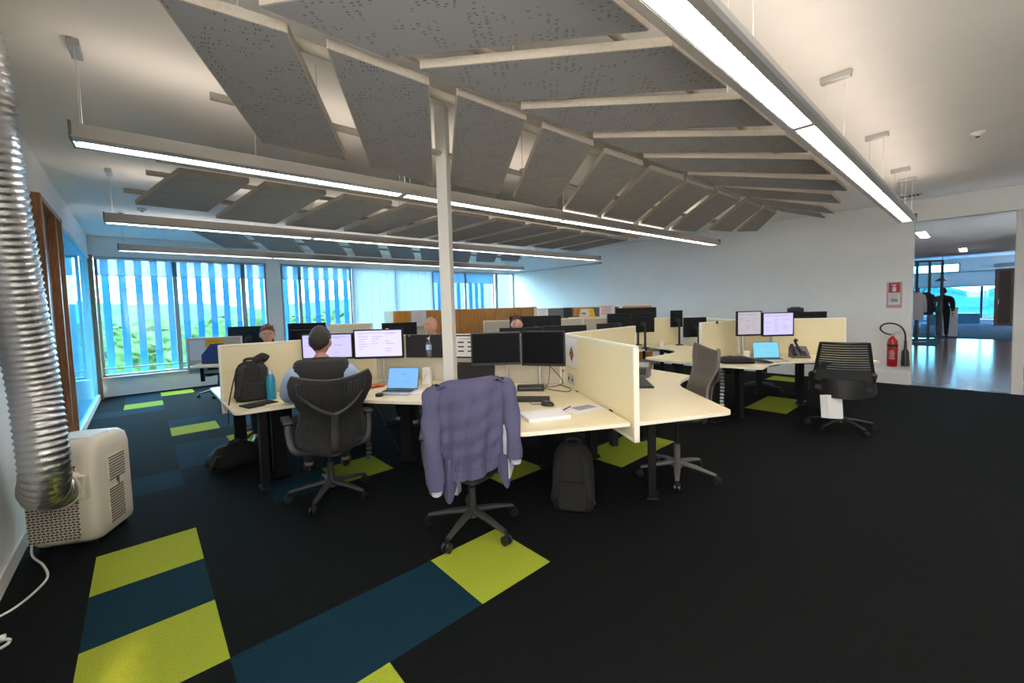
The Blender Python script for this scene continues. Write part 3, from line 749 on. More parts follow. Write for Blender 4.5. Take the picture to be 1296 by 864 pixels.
behind_desk = desk('cream corner desk behind the backpack screen, its tip showing at the left',
     [(.50, 4.53), (1.94, 4.50), (2.90, 6.17), (2.25, 6.5), (1.75, 5.75), (1.45, 5.42), (1.05, 5.33), (.50, 5.33)],
     [(.72, 5.15, 0), (2.3, 6.1, .6), (1.7, 4.95, 0)], [((.65, 4.95), (1.75, 4.9)), ((1.75, 4.9), (2.5, 6.1))], r=[.01, .01, .01, .05, .3, .3, .2, .05])
bald_desk = desk('desk hidden behind the middle screen, where the bald man sits',
     [(1.99, 4.46), (2.50, 3.60), (2.95, 3.86), (2.62, 4.3), (2.56, 4.65), (2.72, 5.1), (3.28, 5.96), (2.96, 6.16)],
     [(2.6, 3.95, -.9), (2.75, 5.45, .6)], [((2.35, 4.3), (2.6, 3.9)), ((2.35, 4.7), (2.9, 5.7))], r=[.01, .01, .05, .3, .3, .3, .05, .01])
tee_desk = desk('desk hidden behind the twin dark monitors and middle screen',
     [(3.05, 2.69), (4.42, 2.78), (4.40, 3.52), (3.95, 3.55), (3.62, 3.58), (3.42, 3.75), (3.20, 3.95), (2.53, 3.57)],
     [(4.2, 3.2, 0), (3.0, 3.5, -.9)], [((3.25, 3.05), (4.25, 3.1)), ((3.2, 3.1), (2.85, 3.6))], r=[.01, .01, .05, .2, .3, .2, .05, .01])
far_desk = desk('small cream desk end near the left windows with the navy file box',
     [(.50, 7.80), (.86, 7.55), (1.75, 8.0), (1.45, 8.75), (.72, 8.42)], [(.95, 7.95, .4), (1.35, 8.4, .4)], [((.75, 8.0), (1.5, 8.35))], r=[.05, .05, .02, .02, .02])
screen('grey desk screen with the yellow notice, by the left windows', (.52, 8.34), (1.22, 7.98), z0=.56, z1=1.14, fab='screen_fab2')
screen('grey-green desk screen in front of the closed white blinds', (2.28, 7.05), (2.86, 6.62), z0=.02, z1=1.29, fab='screen_fab2')
screen('pale green desk screen beyond the man with brown hair', (4.30, 5.50), (5.60, 4.42), z0=.02, z1=1.27, fab='screen_fab2')

# ================================================================== CHAIRS
def chair_base(t, matn='graphite', hz=.42):
    b = MB().cyl((0, 0, .085), (0, 0, .15), .045, .035); b.cyl((0, 0, .13), (0, 0, .28), .026)
    b.build('hub', matn, t)
    MB().cyl((0, 0, .27), (0, 0, hz), .016).build('gas_lift', 'blackplastic', t)
    for k in range(5):
        a = 2 * PI * k / 5 + .35
        ca, sa = math.cos(a), math.sin(a)
        l = MB().tube([(.03 * ca, .03 * sa, .125), (.17 * ca, .17 * sa, .105), (.305 * ca, .305 * sa, .078)], [.027, .022, .015], 8, flat=(1.15, .8)).build('leg', matn, t)
        cs = MB()
        for sg in (-1, 1):
            o = Vector((-sa, ca, 0)) * .016 * sg; c = Vector((.315 * ca, .315 * sa, .03))
            cs.cyl(c + o - Vector((-sa, ca, 0)) * .009, c + o + Vector((-sa, ca, 0)) * .009, .030, n=14)
        cs.cyl((.315 * ca, .315 * sa, .03), (.31 * ca, .31 * sa, .082), .009, n=8)
        cs.build('caster', 'blackplastic', l)
def mesh_chair(name, label, matn='graphite', meshm='meshblack', arms=True, rim=.52, group=None):
    """task chair, sitter looks along +Y; butterfly back of pierced plastic on a Y-shaped brace"""
    t = thing(name, label, 'office chair', group=group)
    chair_base(t, matn)
    MB().grid(lambda u, v: ((u - .5) * .48 * (1 - .25 * max(0, .35 - v)), -.20 + .44 * v, .455 + .05 * (2 * u - 1) ** 2 * .6 - .05 * max(0, v - .7) ** 1.0 - .03 * math.sin(PI * v)), 18, 16, .022).build('seat', meshm, t)
    MB().tube([(-.16, .05, .43), (0, -.02, .415), (.16, .05, .43)], .022, 8).box((0, 0, .42), (.16, .22, .05)).build('tilt_mechanism', 'blackplastic', t, .006)
    KZ = [(.40, .07), (.43, .155), (.48, .215), (.55, .245), (.62, .245), (.69, .222), (.75, .215), (.82, .245), (.90, .287), (.96, .292), (1.0, .268)]
    def wid(z):
        for i in range(len(KZ) - 1):
            if z <= KZ[i + 1][0]:
                a = (z - KZ[i][0]) / (KZ[i + 1][0] - KZ[i][0]); a = a * a * (3 - 2 * a) if 0 < i < 9 else a
                return KZ[i][1] + (KZ[i + 1][1] - KZ[i][1]) * a
        return KZ[-1][1]
    def back(u, v):
        s_ = 2 * u - 1
        z = .40 + .60 * v
        x = s_ * wid(z)
        zz = z + (.045 * s_ * s_ - .015) * max(0, (v - .75) / .25)
        y = -.225 - .085 * v + .045 * math.sin(PI * min(1, v * 1.35)) + .075 * s_ * s_ * (.5 + .5 * v)
        return (x, y, zz)
    MB().grid(back, 30, 44, .010, holes=lambda u, v: .06 < u < .94 and .05 < v < .96, rim=rim).build('backrest', meshm, t)
    rp = [back(i / 20, 1) for i in range(21)]; rp = [(x, y - .004, z) for x, y, z in rp]
    side = lambda u: [back(u, j / 22) for j in range(23)]
    loop = [back(0, j / 22) for j in range(22)] + [back(i / 20, 1) for i in range(20)] + [back(1, 1 - j / 22) for j in range(22)] + [back(1 - i / 8, 0) for i in range(9)]
    MB().tube(loop, .0105, 8, caps=False).build('back_rim', matn, t)
    br = MB()
    lo = (0, -.255, .43)
    br.tube(smoothpath([(0, -.03, .41), (0, -.18, .405), (0, -.262, .47), (0, -.268, .60), (0, -.295, .735)]), [.032] * 6 + [.030] * 6 + [.028] * 6 + [.024] * 7, 10, flat=(1.25, .6))
    for sg in (-1, 1): br.tube(smoothpath([(0, -.295, .725), (sg * .07, -.302, .755), (sg * .16, -.285, .82), (sg * .235, -.245, .90)]), [.020 - .0006 * i for i in range(19)], 8)
    br.build('back_brace', matn, t)
    if arms:
        for sg in (-1, 1):
            a = MB().tube(smoothpath([(sg * .12, -.10, .42), (sg * .26, -.12, .45), (sg * .295, -.09, .56), (sg * .295, -.07, .655)]), .016, 8, flat=(1, 1.5)).build('armrest', matn, t)
            MB().box((sg * .295, .0, .668), (.07, .25, .024)).build('arm_pad', 'blackplastic', a, .01)
    return t
C1 = mesh_chair('office_chair', 'dark mesh office chair with the man in the vest sitting in it', group='pierced mesh office chairs')
C1.location = (1.08, 3.44, 0); C1.rotation_euler = (0, 0, math.radians(82 - 90))
C2 = dup(C1, 'dark office chair with the blue-grey jacket over its back', (1.61, 2.24, 0), math.radians(57 - 90))
C3 = mesh_chair('office_chair', 'grey mesh office chair seen side-on at the empty right-hand worktop', 'greyplastic', 'greyplastic', arms=False, group='pierced mesh office chairs')
C3.location = (3.375, 1.68, 0); C3.rotation_euler = (0, 0, math.radians(132 - 90))
for ch in C3.children:
    if ch.name.split('.')[0] not in ('hub', 'leg', 'gas_lift'): ch.location.z += .085
    elif ch.name.startswith('gas_lift'): ch.scale.z = 1.2; ch.location.z -= .05
C4 = dup(C3, 'grey mesh office chair far back, left of the white mug', (6.02, 3.55, 0), math.radians(-62 - 90))
dup(C1, 'dark office chair far left under the desk by the windows', (1.02, 9.3, 0), math.radians(-60))
dup(C1, 'dark office chair standing beyond the right desk, glimpsed under its worktop', (7.55, 2.35, 0), math.radians(100))

def slat_chair(label):
    t = thing('office_chair', label, 'office chair')
    chair_base(t, 'blackplastic')
    MB().grid(lambda u, v: ((u - .5) * .50, -.22 + .46 * v, .46 + .03 * (2 * u - 1) ** 2 - .04 * max(0, v - .75)), 14, 12, .05).build('seat', 'meshblack', t)
    MB().box((0, 0, .43), (.20, .24, .06)).build('tilt_mechanism', 'blackplastic', t, .01)
    W = lambda z: .255 - .055 * max(0, (z - .62) / .38)
    def sh(u, v):
        s_ = 2 * u - 1; z = .58 + .42 * v
        return (s_ * W(z), -.24 - .10 * v + .07 * s_ * s_, z)
    sl = MB()
    for k in range(12):
        v0 = .22 + .062 * k
        sl.grid(lambda u, v, v0=v0: sh(u, v0 + .050 * v), 14, 1, .006)
    sl.build('back_slats', 'meshblack', t)
    MB().grid(lambda u, v: sh(u, .30 * v), 14, 5, .010).build('lumbar_panel', 'greyfab' if 'greyfab' in M else 'vest', t)
    loop = [sh(0, j / 12) for j in range(12)] + [sh(i / 14, 1) for i in range(14)] + [sh(1, 1 - j / 12) for j in range(13)]
    fr = MB().tube(loop, .017, 8)
    fr.build('back_frame', 'blackplastic', t)
    # shell that sweeps round the seat into the arms
    def ring(u, v):
        a = PI * (1 + u); e = .05 + .0 * v
        cx, cy = math.cos(a), math.sin(a)
        z = .40 + .20 * v + .05 * abs(cx) ** 3
        return (.29 * cx * (1 - .05 * v), -.02 + .25 * cy * (1 - .02 * v), z)
    MB().grid(ring, 28, 5, .012).build('shell', 'blackplastic', t)
    for sg in (-1, 1):
        MB().tube(smoothpath([(sg * .275, .02, .56), (sg * .285, -.02, .62), (sg * .265, -.18, .66), (sg * .25, -.25, .68)]), .018, 8).build('armrest', 'blackplastic', t)
    return t
M['greyfab'] = mat('charcoal_fabric', (.03, .03, .032), .9)
C5 = slat_chair('black slatted-back office chair standing clear of the desk at right')
C5.location = (5.86, 1.0, 0); C5.rotation_euler = (0, 0, math.radians(14 - 90))
t = thing('folded_paper', 'folded white paper hanging from the black slatted chair', 'paper', (5.60, 1.05, .30), math.radians(14 - 90))
MB().add([(-.09, 0, .12), (-.02, -.03, .135), (-.005, -.035, -.125), (-.075, -.01, -.13)], [(0, 1, 2, 3)]).add([(-.02, -.03, .135), (.10, .0, .12), (.115, -.005, -.12), (-.005, -.035, -.125)], [(0, 1, 2, 3)]).build('sheet', 'paper', t, smooth=False).modifiers.new('s', 'SOLIDIFY').thickness = .002

# jacket over the middle chair -------------------------------------
for ch in C2.children:
    if ch.name.split('.')[0] in ('backrest', 'back_rim', 'back_brace'): ch.scale.x = .84
jt = thing('jacket', 'blue-grey sweatshirt jacket draped over the back of the middle chair', 'jacket', (1.61, 2.24, 0), math.radians(57 - 90))
rnd = random.Random(3)
def fold(u, v): return .010 * math.sin(u * 21 + 2.5 * v) * (.3 + v) + .006 * math.sin(u * 44 + 5 * v + 1) * v + .004 * math.sin(v * 30 + u * 6)
def jback(u, v):          # v 0 shoulder line .. 1 hem
    s_ = 2 * u - 1
    wd = .246 - .040 * v - .02 * math.sin(PI * v) - .05 * math.exp(-v * 14)
    z = 1.065 + .012 * s_ * s_ - .045 * s_ ** 4 * math.exp(-v * 8) + .012 * s_ - v * (.52 - .03 * s_ + .03 * math.cos(s_ * 2))
    y = -.345 + .085 * s_ * s_ * (1 - v * .4) + .03 * v - fold(u, v) - .02 * math.sin(PI * v)
    if v < .08: y += .05 * (1 - v / .08) ** 2
    return (s_ * wd, y, z)
def jfront(u, v):
    s_ = 2 * u - 1
    z = 1.060 + .004 * s_ * s_ - .045 * s_ ** 4 + .012 * s_ - v * .50
    y = -.295 + .09 * s_ * s_ + .10 * v * (1 - v) + fold(u, v) * .5
    return (s_ * (.215 - .02 * v), y + .012, z - .012)
jb = MB().grid(jback, 44, 40, -.006)
jb.build('back_panel', 'jacket', jt)
hem = MB().grid(lambda u, v: tuple(Vector(jback(u, 1)) + Vector((0, -.004, .012 - .06 * v))), 44, 3, -.009); hem.build('hem_band', 'jacket', jt)
MB().grid(jfront, 24, 20, .006).build('front_panel', 'lining', jt)
def sleeve(sg, ln, wob):
    top = Vector(((-.214 if sg < 0 else .210), -.27, 1.020 + .012 * sg))
    pts = [top + Vector((-sg * .05, .0, .02)), top, top + Vector((sg * .025, -.02, -.12)), top + Vector((sg * .030 + wob * .4, -.05, -.32)), top + Vector((sg * .028 + wob, -.055, -ln))]
    P = smoothpath(pts, 7)
    n = 16; vs = []; N = len(P)
    for i, p in enumerate(P):
        f = i / (N - 1)
        w_ = (.062 - .010 * f - (.008 if sg > 0 else 0)) * (1 + .10 * math.sin(f * 23)) ; d_ = (.042 - .006 * f) * (1 + .15 * math.sin(f * 17 + 1))
        if f > .93: w_ *= .86; d_ *= .9
        for k in range(n):
            a = 2 * PI * k / n
            vs.append(p + Vector((math.cos(a) * w_ * (.75 if f < .15 else 1), math.sin(a) * d_, .012 * math.sin(3 * a + f * 14))))
    m = MB().add(vs, [(i * n + k, i * n + (k + 1) % n, (i + 1) * n + (k + 1) % n, (i + 1) * n + k) for i in range(N - 1) for k in range(n)] + [tuple(range(n))])
    s_ = m.build('sleeve', 'jacket', jt, ang=180)
    e = P[-1]
    MB().tube([e + Vector((0, 0, .012)), e + Vector((0, 0, -.006))], .052, 16, flat=(1.0, .62)).build('cuff_lining', 'lining', s_)
sleeve(-1, .60, .02); sleeve(1, .47, .015)
for sg, z0 in ((-1, .80), (1, .78)):
    MB().grid(lambda u, v, sg=sg, z0=z0: (sg * (.175 + .07 * u) + sg * .02 * v, -.285 - .03 * math.sin(u * 5), z0 - v * (.36 - .1 * u)), 6, 8, .004).build('inner_lining', 'lining', jt)
for sg in (-1, 1):
    MB().grid(lambda u, v, sg=sg: (sg * ((.10 if sg < 0 else .15) + .10 * u), -.325 + .02 * math.sin(u * 9) + .05 * u, .60 - v * ((.16 if sg < 0 else .10) + .11 * (1 - u) * u * 4)), 10, 8, .005).build('front_flap', 'jacket', jt)

# ================================================================== MONITORS AND DESK THINGS
def monitor(label, A, B, z0, z1, face, desk=None, text=True, group=None, armto=None, th=.035, armm='silver'):
    """A->B: left and right lower corners in plan as seen from the screen side; face: material of the screen"""
    A = Vector(A); B = Vector(B); L = (B - A).length; c = (A + B) / 2; h = z1 - z0
    t = thing('monitor', label, 'monitor', (c.x, c.y, z0), math.atan2((B - A).y, (B - A).x), group)
    MB().box((0, th / 2, h / 2), (L, th, h)).box((0, th, h / 2), (L * .6, .03, h * .6)).build('housing', 'monback', t, .006)
    bz = MB(); b = .012
    for x in (-1, 1): bz.box((x * (L / 2 - b / 2), -.003, h / 2), (b, .008, h))
    bz.box((0, -.003, h - b / 2), (L, .008, b)); bz.box((0, -.003, .011), (L, .008, .022)); bz.box((0, -.008, .011), (.028, .003, .006))
    bz.build('bezel', 'blackplastic', t)
    s = MB().box((0, -.001, .022 + (h - .022 - b) / 2), (L - 2 * b, .003, h - .022 - b))
    mats = [face]
    if text and face.startswith('scr'):
        mats = [face, 'scr_ink']; s.m = 1; r = random.Random(hash(label) % 999 if False else len(label))
        hh = h - .05; zz = .032 + hh * .88
        s.box((-.02 * L, -.0032, zz + .012), (L * .82, .001, .003))
        while zz > .06:
            x = -L * .40
            for k in range(3):
                if r.random() < .55:
                    ln = L * r.uniform(.06, .22); s.box((x + ln / 2, -.0032, zz), (ln, .001, .0035))
                x += L * .27
            zz -= .024
    s.build('screen', mats, t, smooth=False)
    if desk is not None:
        a = MB(); bz_ = desk - z0 + .01
        q = Vector((0, .14, 0)) if armto is None else t.matrix_basis.inverted() @ Vector((*armto, z0))
        a.cyl((0, .05, h * .42), (q.x, max(q.y, .09), h * .42 - .02), .017, n=10)
        a.cyl((q.x, max(q.y, .09), bz_), (q.x, max(q.y, .09), h * .46), .018, n=12)
        a.box((q.x, max(q.y, .09), bz_ + .006), (.11, .10, .014)).cyl((0, .04, h * .42), (0, .06, h * .42), .045, n=14)
        a.build('monitor_arm', armm, t, .003)
    return t
G1, G2 = 'lit monitors', 'dark monitors'
monitor('lit monitor partly hidden by the seated man\'s head', (1.175, 4.42), (1.555, 4.09), 1.02, 1.275, 'scr_violet', ZD, group=G1)
monitor('lit violet-white monitor right of the seated man', (1.565, 4.085), (1.93, 3.765), 1.015, 1.305, 'scr_white', ZD, group=G1)
monitor('dark monitor, left of the twin behind the jacket chair', (2.22, 3.03), (2.56, 2.735), .965, 1.265, 'monfront', ZD, group=G2, armto=(2.62, 3.0))
monitor('dark monitor, right of the twin beside the sign screen', (2.565, 2.73), (2.76, 2.385), .955, 1.268, 'monfront', ZD, group=G2, armto=(2.72, 2.66))
monitor('lit monitor with a grey table on it, left of the right-hand desk', (5.85, 2.09), (6.10, 1.88), 1.02, 1.345, 'scr_grey', ZD, group=G1)
monitor('lit violet monitor, right of the pair at the right-hand desk', (6.11, 1.87), (6.42, 1.60), 1.005, 1.318, 'scr_violet', ZD, group=G1)
# backs of monitors further away: A->B swapped so the screens face away
def far_mon(label, A, B, z0, z1, face='monfront', desk=ZD): return monitor(label, B, A, z0, z1, face, desk, False, G2, armm='blackplastic')
far_mon('dark monitor back by the left windows, left of the pair behind the half-hidden face', (1.10, 8.36), (1.66, 7.86), .95, 1.29)
far_mon('dark monitor back by the windows, beyond the seated man\'s head', (1.94, 8.03), (2.43, 7.59), 1.0, 1.31)
far_mon('dark monitor back just right of the half-hidden face', (1.72, 7.02), (2.10, 6.68), .93, 1.23)
far_mon('dark monitor back in front of the wooden cabinets, right of the lit monitors', (2.72, 5.95), (3.12, 5.62), 1.0, 1.30)
far_mon('dark low monitor back, left of the pair above the twin dark monitors', (3.13, 3.70), (3.50, 3.37), .93, 1.245)
far_mon('dark low monitor back, right of the pair above the twin dark monitors', (3.51, 3.36), (3.89, 3.03), .93, 1.255)
far_mon('dark monitor back right beside the man with brown hair', (4.39, 4.93), (5.0, 4.39), 1.0, 1.335)
far_mon('black monitor, left of the pair before the right wall', (5.89, 4.14), (6.18, 3.89), 1.0, 1.325)
far_mon('black monitor, right of the pair before the right wall', (6.19, 3.88), (6.48, 3.62), 1.0, 1.32)
far_mon('long dark monitor behind the black pair before the right wall', (6.52, 4.40), (7.07, 3.91), 1.05, 1.41)
far_mon('navy-lit dark monitor back left of the pale right-hand screens', (6.08, 2.92), (6.33, 2.70), .96, 1.255)
far_mon('small dark monitor back standing above the mug at the back right', (7.05, 3.62), (7.20, 3.48), 1.05, 1.345)
far_mon('dark monitor back on the desk beyond the cream sign screen', (4.16, 3.08), (4.34, 2.90), .98, 1.255)
# cabinets for those far monitors that need a worktop
desk('pale desk before the right wall under the black monitor pair', [(5.65, 4.10), (6.20, 3.62), (6.45, 3.78), (6.60, 4.22), (7.0, 4.35), (6.7, 4.9)], [(6.2, 4.3, .5), (6.9, 4.4, .5)], [((6.1, 4.4), (6.8, 3.95))], grp='cream worktops of the office')
desk('pale desk hidden beyond the man with brown hair', [(3.98, 5.15), (5.05, 4.16), (5.42, 4.46), (4.24, 5.42)], [(4.35, 5.1, -.7), (5.0, 4.5, -.7)], [((4.3, 5.15), (5.1, 4.4))], grp='cream worktops of the office')
desk('pale desk hidden near the windows beyond the seated man', [(1.5, 7.3), (2.1, 6.55), (2.7, 7.3), (2.6, 7.9), (1.95, 8.3)], [(2.1, 7.0, -.7), (2.2, 7.8, -.7)], [((1.9, 7.3), (2.4, 7.7))], grp='cream worktops of the office')

def laptop(label, c, rz, z, face, w=.31, d=.21, tilt=108):
    t = thing('laptop', label, 'laptop', (c[0], c[1], z), rz)
    b = MB().box((0, 0, .008), (w, d, .014)).build('base', 'silver', t, .003)
    k = MB()
    for r in range(5):
        for q in range(12): k.box((-w * .42 + q * w * .0765, .075 - r * .022, .0165), (w * .062, .017, .003))
    k.build('keyboard', 'blackplastic', b)
    MB().box((0, -.066, .0155), (.10, .06, .001)).build('touchpad', 'alu', b)
    a = math.radians(tilt - 90); h = .205
    l = MB().box((0, .003, h / 2), (w, .007, h)).build('lid', 'darkalu', t, .003, loc=(0, d / 2, .016), rot=(-a, 0, 0))
    s = MB().box((0, -.0015, h / 2 + .002), (w - .014, .002, h - .016)); s.m = 1
    s.box((0, -.003, h * .72), (w * .14, .001, .003)).box((0, -.003, h * .66), (w * .09, .001, .003)); s.box((.04, -.003, h * .35), (w * .2, .001, .003))
    s.build('screen', [face, 'scr_ink'], l, smooth=False)
    return t
laptop('open laptop with a blue screen right of the seated man', (1.72, 3.51), math.radians(-52), ZD, 'scr_blue')
laptop('open laptop with a cyan screen under the lit monitors at right', (5.86, 1.70), math.radians(-50), ZD, 'scr_cyan', tilt=104)

def keyboard(label, c, rz, z=ZD, w=.44, d=.135):
    t = thing('keyboard', label, 'keyboard', (c[0], c[1], z), rz)
    MB().box((0, 0, .009), (w, d, .018)).build('body', 'blackplastic', t, .004)
    k = MB()
    for r in range(5):
        for q in range(17):
            k.box((-w * .455 + q * w * .057, .046 - r * .023, .0205), (w * .048, .018, .006))
    k.build('keys', 'graphite', t)
keyboard('black keyboard on the middle desk beside the jacket chair', (2.28, 2.43), math.radians(-48))
keyboard('black keyboard by the phone on the right-hand worktop', (3.50, 2.08), math.radians(40))
keyboard('black keyboard on the back right desk beyond the grey chair', (6.15, 2.65), math.radians(10), w=.36)
t = thing('docking_station', 'black docking box with cables under the twin dark monitors', 'dock', (2.60, 2.66, ZD), math.radians(-45))
MB().box((0, 0, .025), (.24, .085, .05)).build('housing', 'blackplastic', t, .006)
MB().box((0, -.044, .03), (.20, .004, .012)).build('port_panel', 'greyplastic', t)
cb = MB()
cb.tube(smoothpath([(-.05, .04, .02), (-.12, .12, .01), (.02, .16, .012), (.12, .10, .02), (.16, .02, .06), (.18, .10, .20)]), .004, 6)
cb.tube(smoothpath([(.08, .04, .02), (.20, -.02, .006), (.32, -.10, .006), (.36, .02, .006), (.26, .10, .03)]), .004, 6)
cb.tube(smoothpath([(0, .04, .03), (.08, .12, .006), (.22, .14, .006), (.30, .18, .05), (.16, .16, .22)]), .0045, 6)
cb.build('cables', 'greyplastic', t)
t = thing('computer_mouse', 'black mouse on the middle desk between keyboard and papers', 'mouse', (2.285, 2.16, ZD), math.radians(110))
b = MB().ball((0, 0, .005), (.055, .034, .032), 16, 10); b.v = [Vector((p.x, p.y, max(p.z, .0))) for p in b.v]; b.build('body', 'blackplastic', t)
MB().box((.022, 0, .034), (.02, .008, .008)).build('scroll_wheel', 'greyplastic', t, .002)
MB().tube(smoothpath([(.052, 0, .008), (.12, .02, .004), (.20, -.06, .004), (.33, -.04, .004), (.42, -.16, .004)]), .0022, 6).build('cable', 'blackplastic', t)

def paper_stack(label, c, rz, w, d, h, marks=0, pic=False, z=ZD, cat='papers', curl=0.0, name='paper_stack'):
    t = thing(name, label, cat, (c[0], c[1], z), rz)
    MB().grid(lambda u, v: ((u - .5) * w, (v - .5) * d, .001 + curl * math.sin(PI * u) * v), 8, 6, max(h, .001)).build('sheets', 'paper', t)
    if marks or pic:
        m = MB(); r = random.Random(len(label))
        for k in range(marks):
            ln = w * r.uniform(.4, .8); m.box((-w * .42 + ln / 2, d * .4 - k * d * .8 / marks, max(h, .001) + .0016 + curl * .5), (ln, .003, .0006))
        if pic: m.box((w * .1, d * .1, max(h, .001) + .0016), (w * .6, d * .45, .0006))
        m.build('print', 'papergrey', t)
    return t
paper_stack('thick pad of white paper at the front of the middle desk', (2.03, 1.95), math.radians(-24), .30, .21, .022)
paper_stack('loose printed sheet with a grey picture near the sign screen', (2.38, 1.90), math.radians(-12), .29, .21, .001, 3, True)
paper_stack('white sheets lying right of the laptop on the man\'s desk', (1.86, 3.40), math.radians(-38), .29, .21, .010, 2)
paper_stack('yellowish notepad by the blue bottle on the man\'s desk', (.82, 3.96), math.radians(20), .22, .16, .006, 0, name='notepad', cat='notepad').children[0].data.materials[0] = M['cream']
t = thing('pen', 'black pen lying on the papers of the middle desk', 'pen', (2.285, 1.965, ZD + .012), math.radians(15))
MB().cyl((-.06, 0, 0), (.055, 0, 0), .0042, n=8).build('barrel', 'blackplastic', t); MB().cyl((.055, 0, 0), (.07, 0, 0), .004, .001, n=8).build('tip', 'silver', t)
t = thing('document_folder', 'dark folder lying in front of the backpack on the man\'s desk', 'folder', (.70, 3.97, ZD), math.radians(15))
MB().box((0, 0, .006), (.24, .17, .012)).build('cover', 'bagblack', t, .003); MB().box((.02, -.02, .018), (.15, .08, .012)).build('wallet', 'graphite', t, .004)
t = thing('drinking_glass', 'clear glass standing left of the seated man', 'glass', (1.0, 4.22, ZD))
MB().lathe([(.028, 0), (.034, .10), (.031, .10), (.026, .006), (.002, .006)], n=18).build('tumbler', 'clearplastic', t)
t = thing('water_bottle', 'turquoise metal bottle beside the backpack on the man\'s desk', 'bottle', (.83, 4.14, ZD))
MB().lathe([(.034, 0), (.037, .01), (.037, .17), (.033, .20), (.022, .222), (.020, .228)], n=22).build('body', 'bluebottle', t)
MB().lathe([(.0, .225), (.021, .226), (.021, .262), (.017, .268), (0, .268)], n=18).build('cap', 'silver', t)
t = thing('tissue_box', 'white carton with a blue swirl against the middle screen', 'carton', (2.14, 3.68, ZD), math.radians(-54))
MB().box((0, 0, .085), (.085, .06, .17)).build('carton', 'white', t, .003)
MB().tube(smoothpath([(-.03, -.0315, .05), (-.01, -.0315, .08), (.0, -.0315, .10), (.03, -.0315, .12)]), .012, 6, flat=(1, .08)).build('swirl_print', 'shirtblue', t)
t = thing('orange_card', 'crumpled orange card by the laptop on the man\'s desk', 'card', (1.72, 3.98, ZD), .4)
MB().grid(lambda u, v: ((u - .5) * .17, (v - .5) * .12, .012 + .010 * math.sin(u * 7 + v * 4)), 8, 6, .002).build('card', 'pinkred', t)
t = thing('desk_organiser', 'small dark box by the seated man\'s right elbow', 'box', (1.46, 3.66, ZD), .3)
MB().box((0, 0, .022), (.075, .055, .044)).build('box', 'graphite', t, .006); MB().box((0, 0, .047), (.055, .035, .006)).build('lid', 'blackplastic', t)
t = thing('tape_roll', 'black puck-shaped roll on the man\'s desk in front of the laptop', 'roll', (1.545, 3.50, ZD))
MB().lathe([(.018, 0), (.033, 0), (.034, .012), (.033, .026), (.018, .026), (.018, 0)], n=20).build('roll', 'blackplastic', t); MB().lathe([(.006, .0), (.016, .0), (.016, .022), (.006, .022)], n=14).build('core', 'greyplastic', t)

def phone(label, c, rz, z=ZD, scr=True):
    t = thing('desk_phone', label, 'phone', (c[0], c[1], z), rz)
    b = MB().prism([(-.10, -.09), (.10, -.09), (.10, .09), (-.10, .09)], 0, .02)
    b.add([(-.10, -.085, .02), (.10, -.085, .02), (.10, .075, .14), (-.10, .075, .14), (.10, .085, .02), (-.10, .085, .02)], [(0, 1, 2, 3), (3, 2, 4, 5), (0, 3, 5), (1, 4, 2), (0, 5, 4, 1)])
    b.build('body', 'greyplastic', t, .004)
    R = Matrix.Rotation(math.atan2(.12, .16), 3, 'X')
    P = lambda x, y, e=.003: Vector((x, -.085 + .16 * y, .02 + .12 * y)) + R @ Vector((0, 0, e))
    k = MB()
    for r in range(4):
        for q in range(3): k.box(P(.0 + q * .028, .12 + r * .11), (.021, .014, .006), R=R)
    k.build('keypad', 'blackplastic', t)
    if scr:
        MB().box(P(.03, .78), (.11, .065, .004), R=R).build('display', 'papergrey', t)
    h = MB().tube(smoothpath([P(-.07, .02, .02), P(-.07, .2, .035), P(-.07, .5, .045), P(-.07, .8, .035), P(-.07, .98, .02)]), [.022] * 5 + [.016] * 14 + [.022] * 6, 10)
    h.build('handset', 'blackplastic', t)
    return t
phone('grey desk phone with a display behind the end of the sign screen', (3.86, 2.32), math.radians(-68))
t = phone('black desk phone with raised handset, right of the laptop at right', (6.36, 1.52), math.radians(-60), scr=False)
MB().tube(smoothpath([(.02, -.02, .07), (-.01, .03, .14), (-.03, .05, .20), (-.02, .04, .23)]), [.02] * 6 + [.015] * 7 + [.022] * 6, 10).build('raised_handset', 'blackplastic', t)
def mug(label, c, z=ZD):
    t = thing('mug', label, 'mug', (c[0], c[1], z))
    MB().lathe([(.034, 0), (.038, .005), (.038, .10), (.034, .10), (.034, .01), (.002, .01)], n=20).build('cup', 'mug', t)
    MB().tube(smoothpath([(.036, 0, .08), (.065, 0, .075), (.065, 0, .035), (.036, 0, .025)]), .006, 8).build('handle', 'mug', t)
mug('white mug on the back right desk left of the pale screen', (6.75, 3.62))
mug('white mug between the folded bag and laptop at right', (5.88, 1.98))
t = thing('headset_cable', 'thin black cable looped by the white mug at right', 'cable', (5.80, 1.90, ZD + .004), 0)
MB().tube(smoothpath([(0, 0, 0), (.08, -.03, 0), (.12, .04, 0), (.02, .08, 0), (-.06, .03, 0)]), .004, 6).build('cable', 'blackplastic', t)
t = thing('paper_slip', 'cream slip of paper on the edge of the right-hand desk', 'paper', (5.48, 1.72, ZD), .5)
MB().box((0, 0, .001), (.16, .09, .002)).build('slip', 'cream', t)
t = thing('shoulder_bag', 'black flat bag lying on the right-hand desk by the mug', 'bag', (5.42, 1.95, ZD), math.radians(-52))
loft(MB(), [rr(.36, .24, .06, .0), rr(.38, .27, .07, .03), rr(.34, .23, .07, .06), rr(.22, .14, .05, .075)]).build('body', 'bagblack', t)
MB().grid(lambda u, v: (.16 + .22 * u, -.10 + .2 * v, .006 + .03 * (1 - u)), 6, 4, .01).build('flap', 'bagblack', t)
MB().tube(smoothpath([(-.15, -.09, .03), (-.24, -.02, .02), (-.22, .10, .02), (-.14, .10, .04)]), .014, 8, flat=(1, .4)).build('strap', 'bagblack', t)

